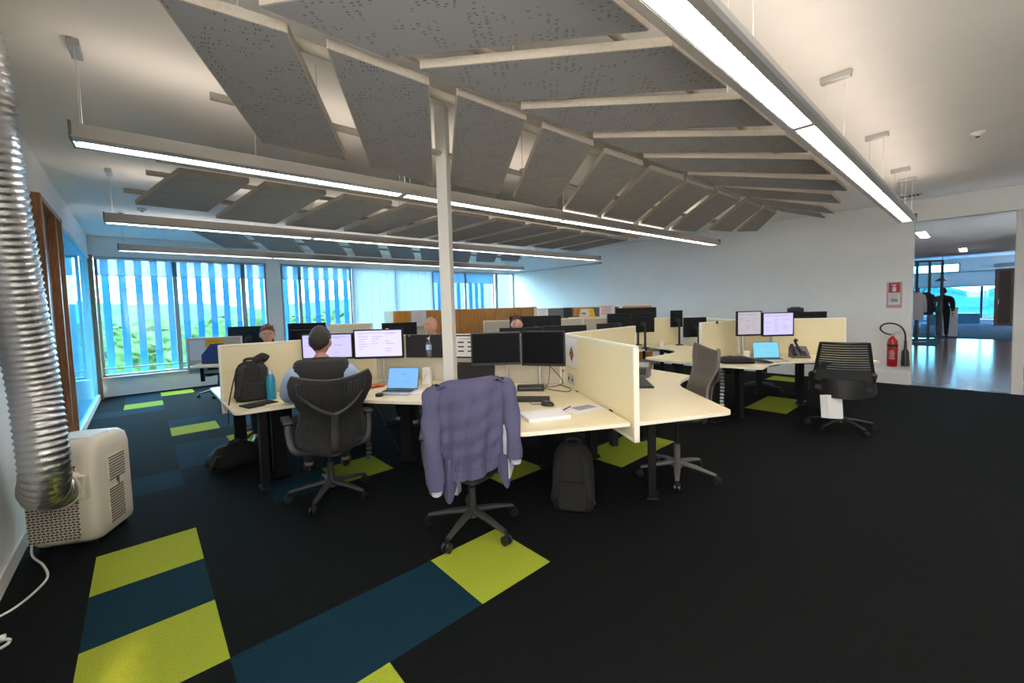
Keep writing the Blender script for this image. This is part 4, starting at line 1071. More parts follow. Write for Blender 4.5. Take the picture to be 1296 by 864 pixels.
# notices and boards on screens -------------------------------------
def notice(name, label, cat, A, B, z0, z1, off, build):
    """flat thing fixed on a screen: A->B base line seen from its front (left to right), off: stand-off"""
    A = Vector(A); B = Vector(B); d = (B - A).normalized(); L = (B - A).length; n = Vector((d.y, -d.x))
    p = A + n * off
    t = thing(name, label, cat, (p.x, p.y, z0), math.atan2(d.y, d.x))
    build(t, L, z1 - z0); return t
def on(A, B, f0, f1):
    A = Vector(A); B = Vector(B); return A + (B - A) * f0, A + (B - A) * f1
def b_diamond(t, L, h):
    MB().box((L / 2, 0, h / 2), (L, .003, h)).build('sheet', 'paper', t)
    c = (L * .62, h * .45); r = .075; o = []
    d = MB().add([(c[0] - r * .8, -.003, c[1]), (c[0], -.003, c[1] - r), (c[0] + r * .8, -.003, c[1]), (c[0], -.003, c[1] + r)], [(0, 1, 2, 3)])
    d.build('diamond_sign', 'orange', t)
    e = MB(); q = [Vector((c[0] - r * .62, -.004, c[1])), Vector((c[0], -.004, c[1] - r * .78)), Vector((c[0] + r * .62, -.004, c[1])), Vector((c[0], -.004, c[1] + r * .78))]
    for i in range(4): e.tube([q[i], q[(i + 1) % 4]], .003, 4)
    e.box((c[0], -.004, c[1] + .012), (.05, .001, .008)).box((c[0], -.004, c[1] - .008), (.04, .001, .006)).box((c[0], -.004, c[1] - .03), (.018, .001, .012))
    e.build('diamond_marks', 'ink', t)
a, b = on(T_, S2E, .02, .27); notice('safety_notice', 'white sheet with an orange diamond sign on the cream screen', 'notice', a, b, .93, 1.19, .021, b_diamond)
def b_plate(t, L, h):
    MB().box((L / 2, 0, h / 2), (L, .012, h)).build('plate', 'silver', t, .003)
    m = MB()
    for k in (-.2, .2): m.box((L * (.5 + k), -.007, h / 2), (.012, .002, .03))
    m.build('sockets', 'ink', t)
for q, lab in ((.10, 'left'), (.17, 'right')):
    a, b = on(T_, S2E, q, q + .045); notice('power_socket', 'small steel socket plate low on the sign screen, %s of two' % lab, 'socket', a, b, .77, .86, .022, b_plate)['group'] = 'socket plates'
def b_board(m):
    def f(t, L, h):
        MB().box((L / 2, 0, h / 2), (L, .016, h)).build('board', m, t, .004)
        MB().box((L * .1, -.006, h - .015), (.014, .02, .014)).box((L * .9, -.006, h - .015), (.014, .02, .014)).build('clips', 'silver', t, .002)
    return f
SA, SB = Vector(J_), Vector(T_)
a, b = on(SA, SB, .195, .425); notice('pinboard', 'black board hooked on the middle screen left of the column', 'board', a, b, .975, 1.222, .034, b_board('darkboard'))
def b_frame(t, L, h):
    MB().box((L / 2, 0, h / 2), (L, .016, h)).build('frame', 'blackplastic', t, .003)
    MB().box((L / 2, -.009, h / 2), (L - .03, .002, h - .03)).build('sheet', 'paper', t)
    m = MB()
    for r in range(3):
        for c_ in range(3):
            if r == 0 and c_ == 2: continue
            m.box((L * (.22 + .26 * c_), -.0105, h * (.68 - .19 * r)), (L * (.16 if c_ < 2 else .05), .001, .014))
    m.box((L * .45, -.0105, h * .83), (L * .55, .001, .004)).box((L * .78, -.0105, h * .9), (.012, .001, .012))
    m.build('print', 'ink', t)
a, b = on(SA, SB, .455, .650); notice('framed_chart', 'framed white chart with rows of black marks right of the column', 'framed chart', a, b, .975, 1.215, .034, b_frame)
a, b = on(SA, SB, .455, .665); notice('pinboard', 'dark panel leaning low on the middle screen under the framed chart', 'board', a, b, ZD + .01, .93, .034, b_board('darkboard'))
t = thing('plastic_bottle', 'clear plastic bottle hanging before the black board left of the column', 'bottle', (2.215, 3.90, .985))
p = SA + (SB - SA) * .335; nn = Vector(((SB - SA).y, -(SB - SA).x)).normalized(); t.location = (p.x + nn.x * .085, p.y + nn.y * .085, .99)
MB().lathe([(.028, 0), (.032, .01), (.032, .06), (.029, .07), (.032, .08), (.032, .125), (.024, .15), (.012, .175), (.012, .185)], n=18).build('body', 'clearplastic', t)
MB().lathe([(.0, .184), (.014, .184), (.014, .203), (0, .203)], n=14).build('cap', 'white', t)
MB().lathe([(.0325, .075), (.033, .078), (.033, .122), (.0325, .125)], n=18).build('wrapper', 'shirtblue', t)
MB().tube([(0, 0, .19), (-nn.x * .03, -nn.y * .03, .215), (-nn.x * .072, -nn.y * .072, .222)], .003, 6).build('hook', 'silver', t)
def b_sheet(m, marks=4, inkm='papergrey'):
    def f(t, L, h):
        MB().box((L / 2, 0, h / 2), (L, .004, h)).build('sheet', m, t)
        k = MB()
        for i in range(marks): k.box((L * .45, -.003, h * (.85 - .7 * i / max(1, marks))), (L * (.7 - .12 * (i % 2)), .001, .008))
        if marks: k.build('print', inkm, t)
    return f
FA, FB = (.52, 8.34), (1.22, 7.98)
a, b = on(FA, FB, .36, .66); notice('yellow_notice', 'bright yellow notice on the grey screen by the left windows', 'notice', a, b, .80, 1.12, .022, b_sheet('yellow', 5, 'orange'))
a, b = on(FA, FB, .06, .33); notice('white_notice', 'white sheet left of the yellow notice by the left windows', 'notice', a, b, .78, 1.10, .022, b_sheet('paper', 0))
t = thing('magazine_file', 'navy magazine file box standing on the desk by the left windows', 'file box', (.82, 7.98, ZD), math.radians(-40))
MB().add([(-.15, -.045, 0), (.15, -.045, 0), (.15, -.045, .31), (.0, -.045, .31), (-.15, -.045, .14), (-.15, .045, 0), (.15, .045, 0), (.15, .045, .31), (.0, .045, .31), (-.15, .045, .14)],
         [(0, 1, 2, 3, 4), (9, 8, 7, 6, 5), (1, 6, 7, 2), (0, 5, 6, 1), (4, 9, 5, 0)]).build('box', 'navy', t, smooth=False)
MB().box((.01, 0, .13), (.25, .06, .24)).build('documents', 'paper', t)
a, b = on((6.37, 2.24), P2E, .0, .01)
t = thing('clip', 'tiny black clip at the top of the pale screen at right', 'clip', (5.74, 2.31, 1.205), 0)
MB().box((0, -.012, 0), (.02, .03, .035)).build('clip', 'blackplastic', t, .003); MB().cyl((0, -.026, -.015), (0, -.026, -.05), .004, n=8).build('lever', 'silver', t)

# ================================================================== BAGS ON THE FLOOR, BACKPACK
def backpack(label, loc, rz, w, d, h, fab, strap, lean=0.0):
    t = thing('backpack', label, 'backpack', loc, rz)
    R = [(.0, .80, .75), (.02, .95, .95), (.15, 1.0, 1.0), (.55, .98, .95), (.80, .90, .80), (.93, .70, .60), (1.0, .40, .35)]
    b = MB(); loft(b, [rr(w * a, d * c, min(w * a, d * c) * .42, h * z, (0, lean * z * h), 5) for z, a, c in R]); b.build('body', fab, t, ang=70)
    p = MB(); loft(p, [rr(w * .68 * a, .05, .02, h * z, (0, -d * .5 + lean * z * h - .0), 4) for z, a in ((.06, .85), (.10, 1), (.42, 1), (.47, .9))]); p.build('front_pocket', fab, t, ang=70)
    MB().tube([(-w * .3, -d * .5 + lean * h * .45 - .027, h * .45), (w * .3, -d * .5 + lean * h * .45 - .027, h * .45)], .004, 6).build('zip', strap, t)
    MB().tube(smoothpath([(-.05, lean * h, h * .96), (-.04, lean * h, h * 1.05), (.04, lean * h, h * 1.05), (.05, lean * h, h * .96)]), .010, 8, flat=(.6, 1.2)).build('handle', strap, t)
    for sg in (-1, 1):
        y = -d * .52
        MB().tube(smoothpath([(sg * w * .16, lean * h, h * .97), (sg * w * .30, y + lean * h * .8, h * .82), (sg * w * .36, y - .015 + lean * h * .5, h * .5), (sg * w * .44, y + .02, h * .2), (sg * w * .46, -d * .1, h * .07)]), .026, 8, flat=(1, .28)).build('strap', strap, t)
    return t
bp = backpack('dark grey backpack standing on the left end of the man\'s desk', (.71, 4.26, ZD), math.radians(-8), .27, .17, .345, 'bag', 'bagstrap')
MB().tube(smoothpath([(-.11, -.10, .30), (-.15, -.13, .15), (-.185, -.13, -.02), (-.19, -.12, -.16)]), .02, 8, flat=(1, .25)).build('hanging_strap', 'bagstrap', bp)
MB().tube(smoothpath([(.02, -.02, .34), (.08, -.03, .375), (.12, -.02, .35)]), [.035] * 6 + [.04] * 6 + [.02], 10).build('top_flap', 'bag', bp)
backpack('black backpack on the floor in front of the middle desk', (2.32, 1.95, 0), math.radians(-55), .31, .19, .47, 'bagblack', 'bagblack', .08)
t = thing('rucksack', 'black rucksack slumped on the floor under the man\'s desk end', 'rucksack', (.62, 4.90, 0), math.radians(20))
b = MB(); loft(b, [rr(.40, .24, .09, .0, n=5), rr(.46, .30, .12, .05, n=5), rr(.43, .28, .12, .12, n=5), rr(.30, .20, .09, .19, n=5), rr(.14, .10, .04, .22, n=5)])
b.v = [p + Vector((.015 * math.sin(p.y * 40), .015 * math.sin(p.x * 34), .012 * math.sin(p.x * 27 + p.y * 31))) if p.z > .01 else p for p in b.v]; b.build('body', 'bagblack', t, ang=75)
MB().tube(smoothpath([(-.16, -.10, .14), (-.25, -.16, .16), (-.29, -.15, .05), (-.20, -.14, .02)]), .018, 8, flat=(1, .35)).build('strap', 'bag', t)
MB().tube(smoothpath([(.05, -.05, .20), (.16, .0, .24), (.24, .04, .26)]), .018, 8, flat=(1, .4)).build('raised_strap', 'bag', t)
t = thing('cable_spine', 'spiral cable guide hanging under the right-hand desk', 'cable guide', (5.50, 2.14, .02), 0)
for k in range(14): MB().lathe([(.022, 0), (.030, .012), (.022, .028)], n=10).build('link', 'silver', t, loc=(.012 * math.sin(k), 0, k * .044))
t = thing('cable_spine', 'dark cable guide with loops under the man\'s desk', 'cable guide', (1.62, 4.0, .02), 0)
for k in range(14): MB().lathe([(.022, 0), (.030, .012), (.022, .028)], n=10).build('link', 'greyplastic', t, loc=(.015 * math.sin(k * .7), 0, k * .044))
MB().tube(smoothpath([(.05, 0, .6), (.16, -.1, .35), (.25, .05, .2), (.3, -.1, .02)]), .006, 6).build('cable', 'blackplastic', t)

# ================================================================== PEOPLE
def skin_mesh(nodes, edges, root, sub=2):
    names = list(nodes); ix = {n: i for i, n in enumerate(names)}
    me = bpy.data.meshes.new('tmp'); me.from_pydata([nodes[n][0] for n in names], [(ix[a], ix[b]) for a, b in edges], [])
    o = bpy.data.objects.new('tmp', me); COL.objects.link(o)
    o.modifiers.new('s', 'SKIN').use_smooth_shade = True
    sk = me.skin_vertices[0].data
    for n in names:
        r = nodes[n][1]; sk[ix[n]].radius = r if isinstance(r, tuple) else (r, r)
        sk[ix[n]].use_root = (n == root)
    m = o.modifiers.new('u', 'SUBSURF'); m.levels = sub; m.render_levels = sub
    dg = bpy.context.evaluated_depsgraph_get(); dg.update()
    out = bpy.data.meshes.new_from_object(o.evaluated_get(dg))
    vs = [v.co.copy() for v in out.vertices]; fs = [tuple(p.vertices) for p in out.polygons]
    bpy.data.objects.remove(o); bpy.data.meshes.remove(me); bpy.data.meshes.remove(out)
    return vs, fs
def headpt(d, grow=0.0):
    """d: unit vector, +y is the face; returns head surface point about the head centre"""
    x, y, z = d
    p = Vector((x * .076, y * .096, z * .118))
    if z < 0: p.x *= 1 - .30 * (-z) ** 1.5; p.y *= 1 - .12 * (-z) * (1 if y > 0 else 1.6)
    if y > 0:
        g = lambda cx, cz, s: math.exp(-((x - cx) ** 2 + (z - cz) ** 2) / s)
        p.y += .022 * g(0, -.20, .012) + .010 * g(0, -.05, .010) - .007 * (g(.36, .02, .018) + g(-.36, .02, .018)) + .005 * g(0, -.55, .02) + .006 * g(0, -.86, .03) + .004 * (g(.3, .16, .02) + g(-.3, .16, .02))
    return p * (1 + grow / .1)
def person(label, loc, rz, skinm='skin', hair='hairdark', hairstyle='short', top='shirtgrey', vest=None, pose='sit', wrists=None, turn=0.0, nod=0.0, vox=.008, lift=0.0):
    t = thing('person', label, 'person', loc, rz)
    N = {}
    if pose == 'sit':
        N['pelvis'] = ((0, -.02, .56 + lift), (.155, .115)); N['waist'] = ((0, -.045, .73 + lift), (.135, .105)); N['chest'] = ((0, -.05, .93 + lift), (.155, .115))
        N['upper'] = ((0, -.04, 1.03 + lift), (.112, .076)); N['neck'] = ((0, -.03, 1.105 + lift), .056); N['neck2'] = ((0, -.012, 1.17 + lift), .052)
        hc = Vector((0, .012, 1.255 + lift))
        for s, g in ((-1, 'l'), (1, 'r')):
            N['hip' + g] = ((s * .10, .06, .545), .092); N['knee' + g] = ((s * .15, .45, .53), .064); N['calf' + g] = ((s * .15, .47, .33), .054); N['ankle' + g] = ((s * .155, .45, .10), .038); N['toe' + g] = ((s * .17, .62, .045), .034)
            wr = (wrists or {-1: (-.20, .42, .765), 1: (.22, .40, .765)})[s]
            N['sh' + g] = ((s * .185, -.04, 1.035 + lift), .052); el = Vector((s * .275, .10, .80)); N['el' + g] = (tuple(el), .046); N['wr' + g] = (wr, (.032, .026))
    else:
        N['pelvis'] = ((0, 0, .95), (.15, .105)); N['waist'] = ((0, 0, 1.08), (.13, .10)); N['chest'] = ((0, .01, 1.28), (.15, .11)); N['upper'] = ((0, .01, 1.38), (.12, .085)); N['neck'] = ((0, .01, 1.455), .056); N['neck2'] = ((0, .02, 1.51), .052)
        hc = Vector((0, .035, 1.60))
        for s, g in ((-1, 'l'), (1, 'r')):
            q = s * .26
            N['hip' + g] = ((s * .09, .0, .89), .085); N['knee' + g] = ((s * .09, q * .55 + .05, .50), .060); N['calf' + g] = ((s * .09, q * .85 - .02 , .32), .050); N['ankle' + g] = ((s * .09, q, .09), .036); N['toe' + g] = ((s * .10, q + .14, .04), .032)
            N['sh' + g] = ((s * .18, .01, 1.385), .060); N['el' + g] = ((s * .235, -q * .25 - .03, 1.12), .043); N['wr' + g] = ((s * .24, -q * .5 + .06, .90), (.030, .025))
    E_ = [('pelvis', 'waist'), ('waist', 'chest'), ('chest', 'upper'), ('upper', 'neck'), ('neck', 'neck2')]
    for g in 'lr': E_ += [('pelvis', 'hip' + g), ('hip' + g, 'knee' + g), ('knee' + g, 'calf' + g), ('calf' + g, 'ankle' + g), ('ankle' + g, 'toe' + g), ('upper', 'sh' + g), ('sh' + g, 'el' + g), ('el' + g, 'wr' + g)]
    body = MB(); body.add(*skin_mesh(N, E_, 'pelvis'))
    HR = Matrix.Rotation(turn, 3, 'Z') @ Matrix.Rotation(nod, 3, 'X')
    nu, nv = 40, 30
    vs = []
    for j in range(nv + 1):
        th = PI * j / nv
        for i in range(nu):
            ph = 2 * PI * i / nu
            vs.append(hc + HR @ headpt((math.sin(th) * math.cos(ph), math.sin(th) * math.sin(ph), math.cos(th))))
    body.add(vs, [(j * nu + i, (j + 1) * nu + i, (j + 1) * nu + (i + 1) % nu, j * nu + (i + 1) % nu) for j in range(nv) for i in range(nu)])
    for s in (-1, 1): body.ball(hc + HR @ Vector((s * .078, -.008, -.012)), (.012, .022, .034), 12, 8, R=HR)
    body.ball(hc + HR @ Vector((0, .108, -.026)), (.014, .016, .014), 10, 8, R=HR)
    for s, g in ((-1, 'l'), (1, 'r')):
        wv = Vector(N['wr' + g][0]); fd = (wv - Vector(N['el' + g][0])).normalized()
        if pose == 'sit': fd = Vector((fd.x * .5 - s * .2, abs(fd.y), -.04)).normalized()
        side = Vector((0, 0, 1)).cross(fd) if pose == 'sit' else Vector((0, 1, 0)); side.normalize(); up = fd.cross(side)
        pc = wv + fd * .055
        Rm = Matrix((side, fd, up)).transposed()
        body.ball(pc, (.042, .058, .017), 14, 10, R=Rm)
        for k, ln in enumerate((.070, .080, .074, .056)):
            b0 = pc + fd * .045 + side * (-.033 + .022 * k)
            body.tube([b0, b0 + fd * ln * .45 + up * .006, b0 + fd * ln * .8 - up * .006, b0 + fd * ln - up * .02], [.0095, .009, .008, .006], 8)
        th0 = pc - fd * .02 - side * s * .035
        body.tube([th0, th0 - side * s * .025 + fd * .03, th0 - side * s * .03 + fd * .06], [.013, .011, .008], 8)
    o = body.build('body', skinm, t, ang=180)
    rm = o.modifiers.new('r', 'REMESH'); rm.mode = 'VOXEL'; rm.voxel_size = vox; rm.use_smooth_shade = True
    sm = o.modifiers.new('sm', 'SMOOTH'); sm.factor = .5; sm.iterations = 2
    eyes = MB()
    for s in (-1, 1): eyes.ball(hc + HR @ Vector((s * .030, .079, .003)), (.012, .010, .008), 10, 8)
    eyes.build('eyes', 'paper', t)
    pu = MB(); br = MB()
    for s in (-1, 1):
        pu.ball(hc + HR @ Vector((s * .030, .0875, .003)), .0048, 8, 6)
        br.tube([hc + HR @ Vector((s * .014, .098, .021)), hc + HR @ Vector((s * .030, .098, .026)), hc + HR @ Vector((s * .047, .088, .021))], .0035, 6)
    pu.build('pupils', 'ink', t); br.build('eyebrows', hair, t)
    MB().tube([hc + HR @ Vector((-.024, .090, -.066)), hc + HR @ Vector((0, .098, -.064)), hc + HR @ Vector((.024, .090, -.066))], [.003, .006, .003], 6).build('lips', 'pinkred' if False else skinm, t)
    if hairstyle != 'bald':
        def hp(u, v):
            ph = 2 * PI * u; f = math.sin(ph)
            tm = 1.02 + (.95 if f < 0 else .30) * (-f if f < 0 else -f) if True else 0
            tm = 1.45 - .50 * f if f > 0 else 1.45 + .68 * (-f)
            if hairstyle == 'receding': tm -= .12 if f > 0 else 0
            th = v * tm
            d = (math.sin(th) * math.cos(ph), math.sin(th) * math.sin(ph), math.cos(th))
            g_ = .010 * (1 - .6 * v ** 4) + .003 * math.sin(9 * ph) * v
            return tuple(hc + HR @ headpt(d, g_))
        MB().grid(hp, 36, 14, -.004).build('hair', hair, t, ang=180)
    def cloth(name, keys, edges, root, grow, m, over=None):
        D = {}
        for k_ in keys:
            p, r = N[k_]; r = r if isinstance(r, tuple) else (r, r)
            e_ = .026 if k_[:2] == 'sh' else .012 if k_ == 'upper' else 0
            D[k_] = (p, (r[0] + grow + e_, r[1] + grow + e_))
        if over: D.update(over)
        mb = MB(); mb.add(*skin_mesh(D, edges, root)); return mb.build(name, m, t, ang=180)
    cut = lambda g, f: tuple(Vector(N['el' + g][0]).lerp(Vector(N['wr' + g][0]), f))
    tk = ['pelvis', 'waist', 'chest', 'upper'] + [a + g for g in 'lr' for a in ('sh', 'el')]
    if pose != 'sit': N['hem'] = ((0, 0, .85), (.150, .105)); tk.append('hem')
    te = ([] if pose == 'sit' else [('pelvis', 'hem')]) + [('pelvis', 'waist'), ('waist', 'chest'), ('chest', 'upper')] + [e for g in 'lr' for e in (('upper', 'sh' + g), ('sh' + g, 'el' + g), ('el' + g, 'cf' + g))]
    cloth('jacket' if top == 'suit' else 'shirt', tk, te, 'pelvis', .024, top, {'cf' + g: (cut(g, .92), .046) for g in 'lr'})
    up_ = N['upper'][0]
    MB().tube([(0, up_[1] + .005, up_[2] + .055), (0, up_[1] + .01, up_[2] + .10)], [.075, .063], 18, caps=False).build('collar', vest or top, t)
    if vest:
        D = {'pelvis': (N['pelvis'][0], (.178, .142)), 'waist': (N['waist'][0], (.163, .135)), 'chest': (N['chest'][0], (.200, .160)), 'upper': (N['upper'][0], (.205, .158)), 'nk': ((0, up_[1] + .0, up_[2] + .075), (.078, .072)),
             'sl': ((-.245, up_[1], up_[2] - .012), (.118, .125)), 'sr': ((.245, up_[1], up_[2] - .012), (.118, .125))}
        mb = MB(); mb.add(*skin_mesh(D, [('pelvis', 'waist'), ('waist', 'chest'), ('chest', 'upper'), ('upper', 'nk'), ('upper', 'sl'), ('upper', 'sr')], 'pelvis')); mb.build('vest', vest, t, ang=180)
    lk = ['pelvis'] + [a + g for g in 'lr' for a in ('hip', 'knee', 'calf', 'ankle')]
    le = [e for g in 'lr' for e in (('pelvis', 'hip' + g), ('hip' + g, 'knee' + g), ('knee' + g, 'calf' + g), ('calf' + g, 'ankle' + g))]
    cloth('trousers', lk, le, 'pelvis', .012, 'trouser')
    for s, g in ((-1, 'l'), (1, 'r')):
        a = Vector(N['ankle' + g][0]); b = Vector(N['toe' + g][0]); d = (b - a); d.z = 0; d.normalize()
        R = Matrix.Rotation(math.atan2(d.y, d.x) - PI / 2, 3, 'Z')
        MB().ball((a + b) / 2 + Vector((0, 0, -.012 if pose == 'sit' else -.008)), (.048, .14, .046), 14, 10, R=R).build('shoe', 'blackplastic', t)
    return t
R_ = math.radians
person('man in a dark vest and light blue shirt, seen from behind at the lit monitors', (1.09, 3.56, 0), R_(72 - 90), 'skin', 'hairdark', 'short', 'shirtblue', 'vest', wrists={-1: (-.16, .40, .775), 1: (.30, .36, .775)}, turn=R_(-18), lift=-.005)
person('person with brown hair facing the camera, forehead showing over the cream backpack screen', (1.17, 5.86, 0), R_(258 - 90), 'skinpale', 'hairbrown', 'short', 'shirtwhite', nod=R_(-8), lift=-.02)
person('bald person in profile facing left, just left of the white column', (2.90, 4.82, 0), R_(190 - 90), 'skinpale', 'hairbrown', 'bald', 'shirtgrey', lift=.01)
person('person with reddish-brown hair peering over the twin dark monitors', (4.10, 4.45, 0), R_(226 - 90), 'skinpale', 'hairbrown', 'receding', 'shirtblue', nod=R_(-6), lift=-.02)
person('man in a dark jacket walking in the corridor beside the glass screen', (20.6, .80, 0), R_(0 - 90), 'skin', 'hairbrown', 'receding', 'suit', pose='walk', vox=.012)
dup(C1, 'mesh office chair under the person with brown hair behind the backpack screen', (1.17, 5.92, 0), R_(258 - 90))
dup(C1, 'mesh office chair under the bald person by the column', (2.96, 4.83, 0), R_(190 - 90))
dup(C1, 'mesh office chair under the person behind the twin dark monitors', (4.14, 4.50, 0), R_(226 - 90))

# ================================================================== AIR CONDITIONER
ac = thing('air_conditioner', 'cream portable air conditioner with a silver hose against the left wall', 'air conditioner', (-.365, 4.04, 0), R_(-26))
W_, D_, H_ = .37, .44, .69
bd = MB()
secs = [(.035, .93, .93, .02), (.06, .98, .98, .01), (.14, 1.0, 1.0, .0), (.48, 1.0, 1.0, .0), (.60, .98, .96, .012), (.66, .92, .88, .025), (H_, .80, .72, .035)]
loft(bd, [rr(W_ * a, D_ * b, .07, z, (0, y), 6) for z, a, b, y in secs]); bd.build('body', 'acwhite', ac, ang=55)
MB().box((0, .03, H_ + .002), (W_ * .55, D_ * .45, .012)).build('control_panel', 'white', ac, .004)
def grille(name, c, w, h, nx, nz, face):
    mb = MB(); mb.m = 0
    ox = (lambda a, e: (c[0] + a, c[1] - e, 0)) if face == 'f' else (lambda a, e: (c[0] + e, c[1] + a, 0))
    dims = (lambda a, e: (a, e)) if face == 'f' else (lambda a, e: (e, a))
    p = ox(0, .002); d = dims(w, .006)
    mb.box((p[0], p[1], c[2]), (*d, h)); mb.m = 1
    for i in range(nx):
        for k in range(nz):
            a = -w / 2 + w * (i + .5) / nx; z = c[2] - h / 2 + h * (k + .5) / nz
            p = ox(a + (w / nx * .25 if k % 2 else -w / nx * .0), .0052); d = dims(w / nx * .74, .002)
            mb.box((p[0], p[1], z), (*d, h / nz * .62))
    mb.build(name, ['acwhite', 'acdark'], ac, smooth=False)
grille('lower_grille', (-.03, -D_ / 2, .20), .27, .24, 12, 14, 'f')
grille('upper_grille', (-.03, -D_ / 2, .47), .27, .17, 12, 10, 'f')
grille('side_grille', (W_ / 2, .02, .46), .17, .17, 9, 9, 's')
grille('side_grille', (W_ / 2, .0, .21), .15, .24, 8, 13, 's')
MB().tube([(.185 + .003, .02, .385), (.185 + .004, .02, .352)], .01, 8).box((W_ / 2 + .003, .03, .335), (.004, .012, .035)).build('badge', 'acdark', ac)
MB().cyl((.035, -D_ / 2 + .02, .42), (.035, -D_ / 2 - .05, .42), .118, n=26).box((.145, -D_ / 2 - .02, .42), (.05, .05, .15)).build('hose_collar', 'acwhite', ac, .005)
for x in (-.13, .13):
    for y in (-.16, .16): MB().cyl((x, y, .0), (x, y, .05), .022, n=12).build('castor', 'blackplastic', ac)
inv = ac.matrix_basis.inverted() if False else (Matrix.Translation(ac.location) @ Matrix.Rotation(R_(-26), 4, 'Z')).inverted()
start = Matrix.Rotation(R_(-26), 4, 'Z') @ Vector((.035, -D_ / 2 - .03, .42)) + Vector(ac.location)
hp_ = smoothpath([start, start + Vector((-.05, -.10, .045)), (-.470, 3.60, .60), (-.475, 3.60, .85), (-.490, 3.63, 1.15), (-.51, 3.52, 1.70), (-.52, 3.34, 2.33), (-.53, 3.22, ZC - .12)], 60)
# even spacing along the hose, one ridge per 38 mm
acc = [0]
for i in range(1, len(hp_)): acc.append(acc[-1] + (hp_[i] - hp_[i - 1]).length)
pts = []; rad = []; tot = acc[-1]; stp = .0095; k = 0; n_ = int(tot / stp)
for i in range(n_ + 1):
    s_ = i * stp
    while k < len(acc) - 2 and acc[k + 1] < s_: k += 1
    f = (s_ - acc[k]) / max(1e-6, acc[k + 1] - acc[k]); pts.append(inv @ hp_[k].lerp(hp_[k + 1], min(1, f)))
    rad.append(.113 - (.0, .006, .0085, .006)[i % 4] + .0012 * math.sin(i * 1.7))
MB().tube(pts, rad, 28).build('exhaust_hose', 'foil', ac, ang=180)
cd = thing('extension_lead', 'cream power cord running along the floor from the air conditioner', 'cord', (-.5, 3.5, .006))
MB().tube([p - Vector((-.5, 3.5, .006)) for p in smoothpath([(-.60, 4.05, .38), (-.605, 4.0, .10), (-.60, 3.92, .008), (-.53, 3.72, .006), (-.49, 3.52, .006), (-.53, 3.36, .006), (-.575, 3.27, .006), (-.63, 3.22, .006)])], .006, 8).build('cord', 'white', cd)
pg = thing('power_plug', 'round cream plug end of a cord lying at the left edge', 'plug', (-.575, 2.93, 0))
MB().tube([Vector((.035 * math.cos(a), .035 * math.sin(a), .012)) for a in [i * PI / 10 for i in range(20)]], .007, 8).build('coil', 'white', pg); MB().box((.0, .05, .012), (.03, .04, .022)).build('plug', 'white', pg, .004)

# ================================================================== RIGHT WALL THINGS
fx = thing('fire_extinguisher', 'red fire extinguisher with a black horn hung on the right wall', 'fire extinguisher', (XR - .085, .94, .31))
MB().lathe([(.0, 0), (.060, .0), (.068, .012), (.068, .40), (.060, .445), (.040, .475), (.024, .49), (.022, .51), (0, .51)], n=26).build('cylinder', 'red', fx)
MB().lathe([(.0688, .33), (.0692, .332), (.0692, .372), (.0688, .374)], n=26).build('band', 'ink', fx)
lb = MB().grid(lambda u, v: (-.0694 * math.cos((u - .5) * 1.7), -.0694 * math.sin((u - .5) * 1.7), .10 + .20 * v), 10, 1); lb.build('label_panel', 'signred', fx)
tx = MB()
for k in range(6): tx.grid(lambda u, v, k=k: (-.0699 * math.cos((u - .5) * (1.3 - .2 * (k % 3))), -.0699 * math.sin((u - .5) * (1.3 - .2 * (k % 3))), .13 + .026 * k + .008 * v), 8, 1)
tx.build('label_text', 'paper', fx)
MB().box((0, 0, .535), (.05, .03, .05)).tube([(-.0, -.02, .555), (0, -.10, .60)], .009, 8, flat=(1, .5)).tube([(0, -.02, .535), (0, -.10, .55)], .008, 8, flat=(1, .5)).build('valve', 'silver', fx)
MB().tube(smoothpath([(0, .02, .53), (-.01, .10, .56), (-.02, .155, .63), (-.02, .12, .70), (-.02, .02, .725), (-.02, -.09, .68), (-.02, -.15, .57), (-.02, -.16, .42)]), .012, 10).build('hose', 'blackplastic', fx)
MB().tube([(-.02, -.16, .44), (-.02, -.16, .30), (-.02, -.16, .26), (-.02, -.165, .02)], [.016, .020, .045, .055], 18).build('horn', 'blackplastic', fx)
MB().box((.075, 0, .30), (.02, .06, .06)).cyl((.07, -.07, .28), (.07, .07, .28), .008).build('bracket', 'black', fx)
sg = thing('fire_sign', 'red and white striped extinguisher sign above the fire extinguisher', 'sign', (XR - .004, .94, 1.29))
sw, sh_ = .195, .44
MB().box((0, 0, sh_ / 2), (.006, sw, sh_)).build('board', 'paper', sg)
rd = MB()
def yz(pts, e=.0036): return [(-e, -y, z) for y, z in pts]
def poly(mb, pts, e=.0036): mb.add(yz(pts, e), [tuple(range(len(pts)))[::-1]])
st = .034
for s0 in range(-14, 16):           # diagonal hazard stripes only in the border
    for (y0, y1, z0, z1) in ((-sw / 2, -sw / 2 + .026, 0, sh_), (sw / 2 - .026, sw / 2, 0, sh_), (-sw / 2 + .026, sw / 2 - .026, 0, .055)):
        q = [(y, z) for y, z in ((y0, y0 + s0 * st * 1.0), (y1, y1 + s0 * st), (y1, y1 + s0 * st + st * .5), (y0, y0 + s0 * st + st * .5))]
        q = [(y, min(max(z + .2, z0), z1)) for y, z in q]
        if max(z for _, z in q) - min(z for _, z in q) > .006: poly(rd, q)
poly(rd, [(-.070, .255), (.070, .255), (.070, .425), (-.070, .425)], .0038)
rd.build('red_marks', 'signred', sg, smooth=False)
wh = MB()
poly(wh, [(-.024, .275), (.024, .275), (.024, .35), (-.024, .35)], .0045); poly(wh, [(-.016, .36), (.016, .36), (.016, .378), (-.016, .378)], .0045); poly(wh, [(-.040, .385), (.03, .385), (.03, .395), (-.040, .395)], .0045)
wh.build('extinguisher_symbol', 'paper', sg, smooth=False)
gy = MB()
